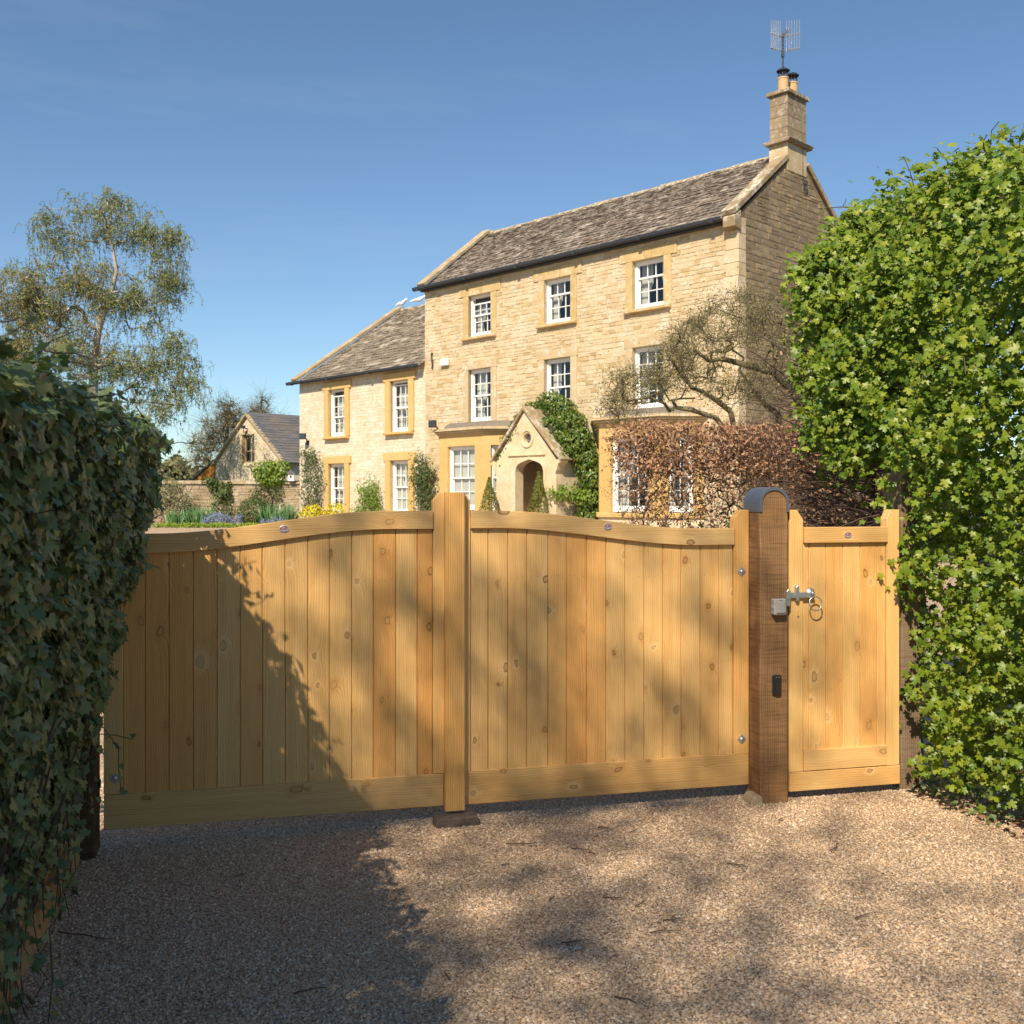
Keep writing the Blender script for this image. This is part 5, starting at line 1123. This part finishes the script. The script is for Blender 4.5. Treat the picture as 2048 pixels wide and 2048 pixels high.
me = bpy.data.meshes.new('side_wall'); me.from_pydata(m.v, [], m.f); me.update(); mobj('side_wall', me, M['wing_stone'], barn)
MB().box(-.72, -.57, -.02, .2, 3.4, 4.98).box(.62, .76, -.02, .2, 3.4, 4.98).box(-.569, .619, -.02, .2, 4.882, 5.06).box(-.72, .76, -.04, .2, 3.30, 3.399).build('window_surround', M['dress_old'], barn, bev=.01)
bw = MB().box(-.56, -.5, .16, .24, 3.49, 4.87).box(.55, .61, .16, .24, 3.49, 4.87).box(-.5, .55, .16, .24, 4.81, 4.87).box(-.5, .55, .16, .24, 3.49, 3.55).box(.0, .05, .17, .23, 3.55, 4.81).box(-.5, 0, .17, .23, 4.05, 4.09).box(.05, .55, .17, .23, 4.05, 4.09).build('window', M['gwall'], barn)
for a, b in ((-.5, 0), (.05, .55)):
    for c, d in ((3.55, 4.05), (4.09, 4.81)): p = put(bpy.data.objects.new('pane', PANE), bw); p.location = (a, .2, c); p.scale = (b-a, 1, d-c)
MB().box(-.7, .7, .9, .95, 3.3, 5.0).build('room_interior', M['room'], bw)
rf = MB(); sq = (ap-ea)/hw_
rf.poly([(0, -.12, ap+.02), (0, BLen, ap+.02), (hw_+.25, BLen, ea-.25*sq+.02), (hw_+.25, -.12, ea-.25*sq+.02), (-hw_-.1, BLen, ea-.1*sq+.02), (-hw_-.1, -.12, ea-.1*sq+.02)], [(0, 3, 2, 1), (0, 1, 4, 5)])
me = bpy.data.meshes.new('roof'); me.from_pydata(rf.v, [], rf.f); me.update(); brf = mobj('roof', me, M['bslate'], barn)
V = []; Ls = math.hypot(hw_+.25, (hw_+.25)*sq); row = 0; a = -.03; tx, tz = 1/math.hypot(1, sq), -sq/math.hypot(1, sq); nx_, nz_ = -tz, tx
while a < Ls:
    yy = -.14-(.2 if row % 2 else 0)
    while yy < 8.0:
        y0, y1 = max(yy, -.14)+.004, yy+.396; h0, h1 = .012, .034+random.uniform(-.006, .010); q = lambda t, h: (tx*(Ls-t)+nx_*h, ap+.02+tz*(Ls-t)+nz_*h)
        A0, A1 = a+random.uniform(-.01, .01), min(a+.36, Ls)
        c = [(*q(A0, h1), 0), (*q(A1, h0), 0), (*q(A0, h1-.022), 0)]
        V += [(c[0][0], y0, c[0][1]), (c[0][0], y1, c[0][1]), (c[1][0], y1, c[1][1]), (c[1][0], y0, c[1][1]), (c[2][0], y0, c[2][1]), (c[2][0], y1, c[2][1])]; yy += .4
    a += .24; row += 1
kq = len(V)//6; F = (np.array([(0, 1, 2, 3), (4, 5, 1, 0)])[None]+(np.arange(kq)*6)[:, None, None]).reshape(-1, 4); mobj('slating', np_mesh('slating', V, [F]), M['bslate'], brf, kind='stuff')
for s in (1, -1): MB().prism([(0, ap-.06), (0, ap+.06), (s*(hw_+.2), ea-.2*sq+.05), (s*(hw_+.2), ea-.2*sq-.07)], -.16, -.005, 'y').build('verge_board', M['coping_l'], barn)
MB().prism([(-.14, -.10), (0, .05), (.14, -.10)], -.1, BLen, 'y').build('ridge_tile', M['bslate'], brf, loc=(0, 0, ap+.05))
lt = MB().poly([(-hw_-2.6, -.05, 2.55), (-hw_-.01, -.05, 2.55), (-hw_-.01, -.05, 3.62), (-hw_-2.6, 2.0, 2.55), (-hw_-.01, 2.0, 2.55), (-hw_-.01, 2.0, 3.62)], [(0,1,2), (5,4,3), (0,2,5,3), (1,0,3,4)]).build('lean_to_gable', M['tile_orange'], barn)
for i in range(6):      # boarding of the lean-to
    z0 = 2.56+i*.17; z1 = min(z0+.165, 3.6); xl = -hw_-2.6+(z1-2.55)/1.07*2.59
    if xl < -hw_-.1: MB().box(xl+.02, -hw_-.02, -.085, -.055, z0, z1).build('board', M['tile_orange'], lt)
MB().prism([(-hw_-2.75, 2.50), (-hw_-2.75, 2.60), (-hw_-.01, 3.74), (-hw_-.01, 3.64)], -.15, 2.1, 'y').build('lean_to_roof', M['bslate'], barn)
hk = MB().tube([(0, -.02, 5.15), (.05, -.25, 5.2), (.1, -.3, 5.05), (0, -.22, 4.98)], .03, 5).box(-.1, .12, -.32, -.2, 5.16, 5.3).build('gable_lamp', M['iron'], barn)
bc = tag(empty('climber', HP(-19.6, 4.8, .5), HA), 'pale blossoming climber trained over the barn gable', 'climber'); seed = []
for dx in (-1.6, -.4, .8, 1.9): b = len(seed); seed += [((dx, 0, 0), 0 if b else -1, .03), ((dx, 0, 1.2), b, .028), ((dx+.1, 0, 2.0), b+1, .02)]
T = []
for i in range(190):
    x = rng.uniform(-2.7, 2.7); zm = 5.6-abs(x)*.75; z = rng.uniform(2.3, max(2.5, zm)); 
    if -.6 < x < .4 and 3.5 < z: continue
    T.append((x, rng.uniform(-.08, .02), z-.5))
T = np.array(T); branch_mesh('stems', grow(seed, T, tip=.008, jit=.2), M['bark'], bc, 4); n = 1100; k = rng.integers(0, len(T), n)
leaves('blossom', T[k]+rng.normal(size=(n, 3))*.13*np.array([1, .5, 1]), rng.normal(size=(n, 3))+np.array([0, -1, .5]), rng.normal(size=(n, 3)), rng.uniform(.05, .10, n), OVAL, M['cream'], bc)
# climbers on the garden wall and the bird box
bush('climber', 'dark leafy climber spilling over the middle of the garden wall', 'climber', (-10.75, 38.1, .45), [(0, 0, 1.75, .5, .2, .22), (.15, -.05, 1.45, .3, .2, .35), (-.3, 0, 1.95, .35, .2, .15)], 650, (.07, .13), OVAL, M['rose'], stem=[([(0, .05, 0), (.1, .05, 1.), (0, .05, 1.8)], .03)])
bush('climber', 'fresh bright green climber on top of the garden wall beside the wing', 'climber', (-8.9, 38.1, .45), [(-.2, 0, 2.35, .55, .3, .4), (.35, 0, 2.4, .5, .3, .35), (0, 0, 2.0, .6, .25, .3)], 1300, (.08, .15), OVAL, M['fresh'], stem=[([(0, .1, 0), (.05, .1, 1.2), (-.2, .05, 2.2)], .035)])
bush('climber', 'reddish tangled climber under the bright green one on the garden wall', 'climber', (-9.0, 38.05, .45), [(-.35, 0, 1.45, .35, .15, .4), (.3, 0, 1.5, .3, .15, .35), (0, 0, .9, .4, .15, .4)], 480, (.05, .10), OVAL, M['rose'], stem=[([(-.1+.2*i, .05, 0), (.1*i, .05, .9), (-.35+.3*i, .05, 1.8)], .02) for i in range(4)])
bb = thing('bird_box', 'little white bird box on the garden wall by the wing', 'bird box', (-8.12, 38.1, 2.40)); MB().box(-.11, .11, -.1, .1, 0, .26).build('box', M['white'], bb); MB().prism([(-.17, .25), (0, .42), (.17, .25)], -.15, .14, 'y').build('roof', M['bslate'], bb); MB().lathe([(.045, 0), (.045, .004)], (.0, -.101, .15), 12, 'y').build('entrance', M['black'], bb)
# flower border in front of the wall
zb = .74
bush('shrub', 'straggly grey green shrub with bare stems at the left end of the border', 'shrub', (-12.3, 37.2, zb), [(0, 0, 1.0, .75, .5, .65), (-.6, 0, .8, .6, .45, .55), (.6, 0, .75, .5, .45, .55), (.1, 0, 1.45, .5, .4, .35)], 2700, (.05, .10), OVAL, M['grey_shrub'], .85, stem=[([(0, 0, 0), (-.5+.17*i, -.1, .8), (-.9+.3*i, 0, 1.6+.1*(i % 3))], .022) for i in range(7)])
bush('shrub', 'loose green shrub left of the straggly grey one', 'shrub', (-14.2, 37.0, zb), [(0, 0, .9, .8, .5, .8), (-.8, 0, .8, .8, .5, .7)], 1500, (.05, .10), OVAL, M['grey_shrub'], .85, stem=[([(0, 0, 0), (-.4+.2*i, -.1, .8), (-.7+.3*i, 0, 1.4)], .02) for i in range(5)])
bush('box_ball', 'rounded clipped box ball in the middle of the border', 'shrub', (-9.15, 37.0, zb-.1), [(-.05, 0, .60, .64, .55, .58)], 4000, (.04, .07), OVAL, M['boxbush'], .3, stem=[([(0, 0, 0), (0, 0, .5)], .04)])
def blades(label, x, y, n, h, r_, group=None):
    o = thing('iris_clump', label, 'plant', (x, y, zb), 0, 'iris clumps in the border'); a = rng.random(n)*6.28; rr = r_*np.sqrt(rng.random(n)); P = np.stack([rr*np.cos(a), rr*np.sin(a)*.6, np.zeros(n)], 1)
    U = np.stack([P[:, 0]*.5, P[:, 1]*.4, np.ones(n)], 1)+rng.normal(size=(n, 3))*.12; leaves('blade', P, np.array([0, -1, .1])+rng.normal(size=(n, 3))*.4, U, rng.uniform(.6, 1., n)*h, (BLADE[0]*np.array([1.3, 1, 1]), BLADE[1]), M['iris'], o)
blades('tall clump of iris blades right of the box ball', -8.35, 36.7, 170, .95, .55); blades('loose clump of iris blades between grey shrub and box ball', -11.15, 36.9, 130, .85, .5); blades('small clump of iris blades against the grey shrub', -11.9, 36.8, 80, .75, .35)
bush('shrub', 'upright leafy green shrub left of the box ball', 'shrub', (-10.75, 37.5, zb), [(0, 0, .7, .3, .3, .6), (.5, 0, .5, .35, .3, .45)], 800, (.05, .09), OVAL, M['rose'], .8, stem=[([(0, 0, 0), (.05, 0, .6)], .02)])
def cover(name, label, x0, x1, y0, y1, h, n, sz, mat, z=None):
    P = np.stack([rng.uniform(x0, x1, n), rng.uniform(y0, y1, n), (zb if z is None else z)+rng.random(n)**.7*h], 1); P[:, 2] *= 1; P[:, 2] += h*.3*wob(P[:, 0]*3, P[:, 1]*3)
    o = leaves(name, P, rng.normal(size=(n, 3))*.6+np.array([0, -.5, .8]), rng.normal(size=(n, 3))+np.array([0, 0, .5]), rng.uniform(*sz, n), OVAL, mat); return tag(o, label, name.replace('_', ' '))
cover('ground_cover', 'low lime green ground cover edging the border', -12.4, -8.4, 35.7, 36.2, .13, 1900, (.05, .10), M['lime']); cover('blue_flowers', 'haze of small blue flowers in front of the garden wall', -10.9, -9.5, 36.2, 36.7, .45, 800, (.04, .08), M['blue']); cover('blue_flowers', 'patch of blue flowers at the foot of the iris clump', -8.8, -7.9, 36.0, 36.3, .30, 350, (.04, .08), M['blue'])
yf = thing('yellow_flowers', 'mound of bright yellow flowers below the lower wing window', 'plant', (-6.5, 36.3, zb))
P, D = blobs([(-.5, 0, .42, .5, .4, .42), (.4, 0, .5, .55, .4, .38), (1.2, -.1, .55, .5, .4, .35)], 1900, .5); leaves('blossom', P, D+rng.normal(size=P.shape)*.5, rng.normal(size=P.shape), rng.uniform(.06, .11, len(P)), OVAL, M['yellow'], yf)

# ---------------------------------------------------------------- trees beyond
def tree(name, label, bl, n_t, n_l, sz, mats, base, trunk, tip, barkm, spread, twn=0, group=None, jit=.14, droop=0., lean=None, p=2.4):
    """bl: crown ellipsoids (px, py, rx, ry, share) seen from the drive at the tree's distance"""
    Y = base.y; k = Y/2070; o = thing(name, label, 'tree', base, 0, group); seed = []
    for i, (px, py, r_) in enumerate(trunk):
        w_ = W(px, py, Y)-base; seed.append(((w_.x, w_.y+(rng.normal()*.1 if i else 0), w_.z), i-1, r_))
    B = [((W(a, b, Y)-base).x, 0, (W(a, b, Y)-base).z, c*k, c*k*.8, d*k) for a, b, c, d in bl]
    T, _ = blobs(B, n_t, .95); arr = grow(seed, T, tip=tip, jit=jit, p=p); branch_mesh('trunk', arr, M[barkm], o, 5)
    for mt, share, sel in mats:
        Ts = T[sel(T)] if sel else T; n = int(n_l*share); kk = rng.integers(0, len(Ts), n); P = Ts[kk]+rng.normal(size=(n, 3))*spread; P[:, 2] -= np.abs(rng.normal(size=n))*droop
        if droop:      # leaves strung along hanging twigs
            nt = n//11; st = Ts[rng.integers(0, len(Ts), nt)]+rng.normal(size=(nt, 3))*spread*.5; d0 = unit(rng.normal(size=(nt, 3))*np.array([1, 1, .5])); ln = rng.uniform(.25, 1.0, (nt, 1))
            q1 = st+d0*ln*.35; q2 = q1+d0*ln*.2-np.array([0, 0, 1.])*ln*.30; q3 = q2+d0*ln*.05-np.array([0, 0, 1.])*ln*.45
            V, F = segs(np.concatenate([st, q1, q2]), np.concatenate([q1, q2, q3]), np.full(3*nt, .009), np.full(3*nt, .006), 3); mobj('twigs', np_mesh('twigs', V, [F]), M['moss'], o, kind='stuff')
            kk = rng.integers(0, nt, n); t = rng.random((n, 1))*3; P = np.where(t < 1, st[kk]+(q1-st)[kk]*t, np.where(t < 2, q1[kk]+(q2-q1)[kk]*(t-1), q2[kk]+(q3-q2)[kk]*(t-2)))+rng.normal(size=(n, 3))*.045
        leaves('crown', P, rng.normal(size=(n, 3))+np.array([0, -.6, .5]), rng.normal(size=(n, 3))+np.array([0, 0, -.8]), rng.uniform(*sz, n), DIAM, M[mt], o)
    if twn:
        kk = rng.integers(0, len(T), twn); V, F = twigs(T[kk], rng.normal(size=(twn, 3))+np.array([0, 0, -.6 if droop else .5]), rng.uniform(.4, 1.1, twn)*(k/.023), rng.uniform(.006, .011, twn), .35); mobj('twigs', np_mesh('twigs', V, [F]), M[barkm], o, kind='stuff')
    return o
bY = 48.; k = bY/2070; bb_ = W(183, 1000, bY); bb_.z = .45
def rust(T): 
    px = (T[:, 0]+bb_.x)/bY*2070+1024; py = 996-(T[:, 2]+bb_.z-EYE)/bY*2070; return (px < 225) & (py > 530) & (rng.random(len(T)) < .75)
tree('birch_tree', 'large spreading birch in thin spring leaf beyond the ivy', [(205, 440, 85, 55), (120, 470, 70, 60), (285, 470, 70, 60), (335, 480, 45, 50), (340, 560, 50, 60), (60, 590, 80, 80), (170, 570, 95, 80), (270, 600, 80, 80), (20, 700, 80, 70), (130, 690, 90, 60), (230, 720, 80, 60), (300, 730, 80, 55), (370, 760, 55, 60), (310, 810, 60, 45), (350, 680, 40, 40), (-50, 600, 80, 100), (-60, 720, 90, 90), (60, 790, 90, 50), (230, 400, 45, 28), (170, 800, 80, 40)], 1000, 85000, (.055, .115),
     [('birch', .82, None), ('birch_rust', .18, rust)], bb_, [(183, 1000, .30), (184, 860, .25), (186, 717, .20), (197, 660, .17), (209, 624, .15), (223, 586, .12), (232, 543, .09), (222, 490, .07), (207, 430, .04)],   .012, 'bwhite', .36, 0, droop=.25, jit=.13)
tree('bare_tree', 'bare brown tree with upright twigs behind the barn', [(470, 850, 45, 50), (425, 880, 40, 50), (455, 830, 30, 35), (400, 920, 40, 40), (520, 850, 28, 45), (545, 870, 25, 40)], 300, 2600, (.06, .12), [('birch_rust', .6, None), ('birch', .4, None)], Vector((W(445, 1000, 60).x, 60, .4)), [(445, 1000, .25), (447, 920, .18), (455, 850, .1), (460, 800, .04)], .014, 'moss', .3, 2600, jit=.1)
tree('bare_tree', 'slender dark tree top showing behind the barn ridge', [(522, 830, 22, 40), (508, 850, 18, 30)], 90, 500, (.06, .12), [('birch_rust', 1., None)], Vector((W(520, 1000, 70).x, 70, .4)), [(520, 1000, .2), (521, 900, .14), (523, 800, .03)], .014, 'moss', .25, 700, jit=.1)
def far(px, py0, rx, h, Y, label, mat='far', n=1700):
    k = Y/2070; b = W(px, 1000, Y); b.z = .3; t = W(px, py0, Y).z-b.z; o = thing('far_tree', label, 'tree', b, 0, 'trees far behind the border')
    bl = [(rng.uniform(-.6, .6)*rx*k, rng.uniform(-.5, .5)*rx*k, t*rng.uniform(.35, .72), rx*k*rng.uniform(.35, .6), rx*k*.5, t*rng.uniform(.22, .3)) for _ in range(7)]; P, D = blobs(bl, n, .6)
    leaves('crown', P, D+rng.normal(size=P.shape)*.6, rng.normal(size=P.shape), rng.uniform(.25, .5, n)*(Y/75), DIAM, M[mat], o); MB().tube([(0, 0, -.3), (0, 0, t*.6)], [.3, .15], 6).build('trunk', M['bark'], o)
far(335, 905, 45, 0, 72, 'pale green tree at the left end of the far row'); far(385, 920, 40, 0, 80, 'olive tree in the far row beside the bare tree'); far(300, 925, 45, 0, 66, 'browny tree low in the far row behind the grey shrub', 'grey_shrub'); far(358, 890, 22, 0, 95, 'small dark rounded tree high in the far row', 'boxbush', 900)
far(250, 930, 50, 0, 85, 'olive tree half hidden by the end of the ivy'); far(420, 930, 40, 0, 90, 'dull green tree left of the barn lean-to')
n = 9000; x = rng.uniform(-150, 170, n); P = np.stack([x, 125+rng.uniform(-6, 6, n), rng.random(n)**.8*(5+2.2*wob(x*.06, x*.02)+1.5*wob(x*.3, x*.1))], 1)
tag(leaves('far_wood', P, rng.normal(size=(n, 3))+np.array([0, -.6, .5]), rng.normal(size=(n, 3)), rng.uniform(.9, 1.9, n), DIAM, M['far']), 'distant line of woodland along the horizon', 'wood')

# ---------------------------------------------------------------- trees behind the camera whose shade falls on the drive
def shade_tree(base, H, bl, n_t, n_l, label, sz=(.08, .16), spread=.3):
    o = thing('shade_tree', label, 'tree', base); seed = [((0, 0, H*i/6), i-1, .22-.025*i) for i in range(7)]
    T, _ = blobs(bl, n_t, .9); branch_mesh('trunk', grow(seed, T, tip=.012, jit=.15), M['bark'], o, 6); kk = rng.integers(0, n_t, n_l)
    leaves('crown', T[kk]+rng.normal(size=(n_l, 3))*spread, rng.normal(size=(n_l, 3)), rng.normal(size=(n_l, 3)), rng.uniform(*sz, n_l), OVAL, M['birch'], o)
shade_tree(Vector((-6.95, -11.7, 0)), 13., [(a, b, c+5.5, d*1.05, e*1.05, f) for a, b, c, d, e, f in [(3.2, 1.0, 8.6, 1.7, 1.4, 1.3), (1.6, .6, 9.4, 1.6, 1.5, 1.3), (4.6, .2, 8.0, 1.3, 1.2, 1.0), (.2, .3, 10., 1.5, 1.5, 1.2), (3., -1.2, 9.8, 1.6, 1.2, 1.1), (5.2, 1.9, 8.4, 1.2, 1., .9), (2.4, 3.7, 8.9, 1.3, 1.2, 1.), (3.6, 4.1, 8.5, 1.2, 1.1, .9), (1.6, 3.0, 9.7, 1.3, 1.2, 1.), (3.0, 2.6, 9.3, 1.2, 1., .8), (1.7, 1.9, 9.2, .9, 1.6, .8)]], 420, 4700, 'spring tree standing behind the viewer at the roadside')
# litter on the gravel
TWL = ['thin twig on the sunlit gravel right of the stop block', 'long thin twig just below the stop block', 'short tilted twig crossing near the middle of the drive', 'slightly curved twig in the middle of the sunlit gravel', 'small upright twig pointing at the viewer mid drive', 'level twig right of the small upright one', 'long twig right of centre halfway to the viewer', 'forked twig lying in the mottled shade below centre', 'short twig close under the right leaf of the swept gate', 'tiny twig below the right edge of the stop block', 'little straight twig beside the long one right of centre', 'short upright twig at the soft edge of the hedge shade', 'long slanting twig at the bottom of the drive', 'tiny level twig left of the stop block', 'longest dark twig in the shade near the ivy foot', 'small twig in the shade under the left leaf', 'slanting twig below the capped post', 'long twig on the gravel below the side gate', 'short twig in front of the capped post foot', 'dark twig low in the hedge shade left of centre', 'very short twig near the right leaf bottom rail', 'bent twig on the bright gravel at the right']
def twig(x, y, ln, a, seedk):
    r_ = random.Random(seedk); pts = []; p = Vector((-ln/2, 0, .007)); d = 0
    for i in range(5): pts.append(p.copy()); d += r_.uniform(-.5, .5); p = p+Vector((math.cos(d), math.sin(d), 0))*ln/4+Vector((0, 0, r_.uniform(-.001, .003)))
    m = MB().tube(pts, [.0032, .003, .0027, .0022, .0015], 5)
    if seedk % 2: m.tube([pts[2], pts[2]+Vector((ln*.12, ln*.16, .004))], [.002, .001], 4)
    return tag(m.build('fallen_twig', M['dead'], None, loc=(x, y, .004), rz=a), TWL[seedk], 'twig', 'twigs fallen on the drive')
def gp(px, py): Y = EYE*2070/(py-996); return (px-1024)/2070*Y, Y
for i, (px, py, ln, a) in enumerate(((1160, 1705, .10, -.7), (1044, 1690, .16, .1), (1185, 1712, .06, -.9), (1227, 1798, .10, .2), (1097, 1800, .07, 1.6), (1285, 1815, .07, .25), (1330, 1870, .12, .05), (1150, 1886, .12, .35), (1210, 1658, .08, .2), (1010, 1733, .04, .4), (1345, 1846, .08, -.1), (897, 1958, .06, 1.7), (1255, 2005, .10, -.5), (880, 1655, .06, .1), (180, 1868, .26, 0.), (490, 1755, .08, .1), (1475, 1733, .10, -.3), (1680, 1700, .14, .5), (1560, 1640, .07, 1.2), (620, 1990, .12, .2), (1270, 1668, .05, 0), (1720, 1835, .09, .8))):
    x, y = gp(px, py); twig(x, y, ln, a, i)
n = 260; y = rng.uniform(-1.6, .1, n); x = 4.43+.28*rng.random(n)-.05*wob(y*6, y*2); Wl = gate_arr(np.stack([x, y, .008+rng.random(n)*.02], 1))
tag(leaves('leaf_litter', Wl, rng.normal(size=(n, 3))*.35+np.array([0, 0, 1.]), rng.normal(size=(n, 3))*np.array([1, 1, .1]), rng.uniform(.025, .05, n), OVAL, M['beech']), 'dead leaves gathered along the foot of the maple hedge', 'leaf litter')
n = 320; y = rng.uniform(-.9, .35, n); x = 4.45+.30*rng.random(n); z = .02+.16*rng.random(n)**2; Wl = gate_arr(np.stack([x, y, z], 1))
tag(leaves('ground_ivy', Wl, rng.normal(size=(n, 3))*.5+np.array([-.3, -.4, 1.]), rng.normal(size=(n, 3)), rng.uniform(.025, .042, n), IVY, M['ivy']), 'low dark ivy creeping at the foot of the maple hedge', 'ground ivy')
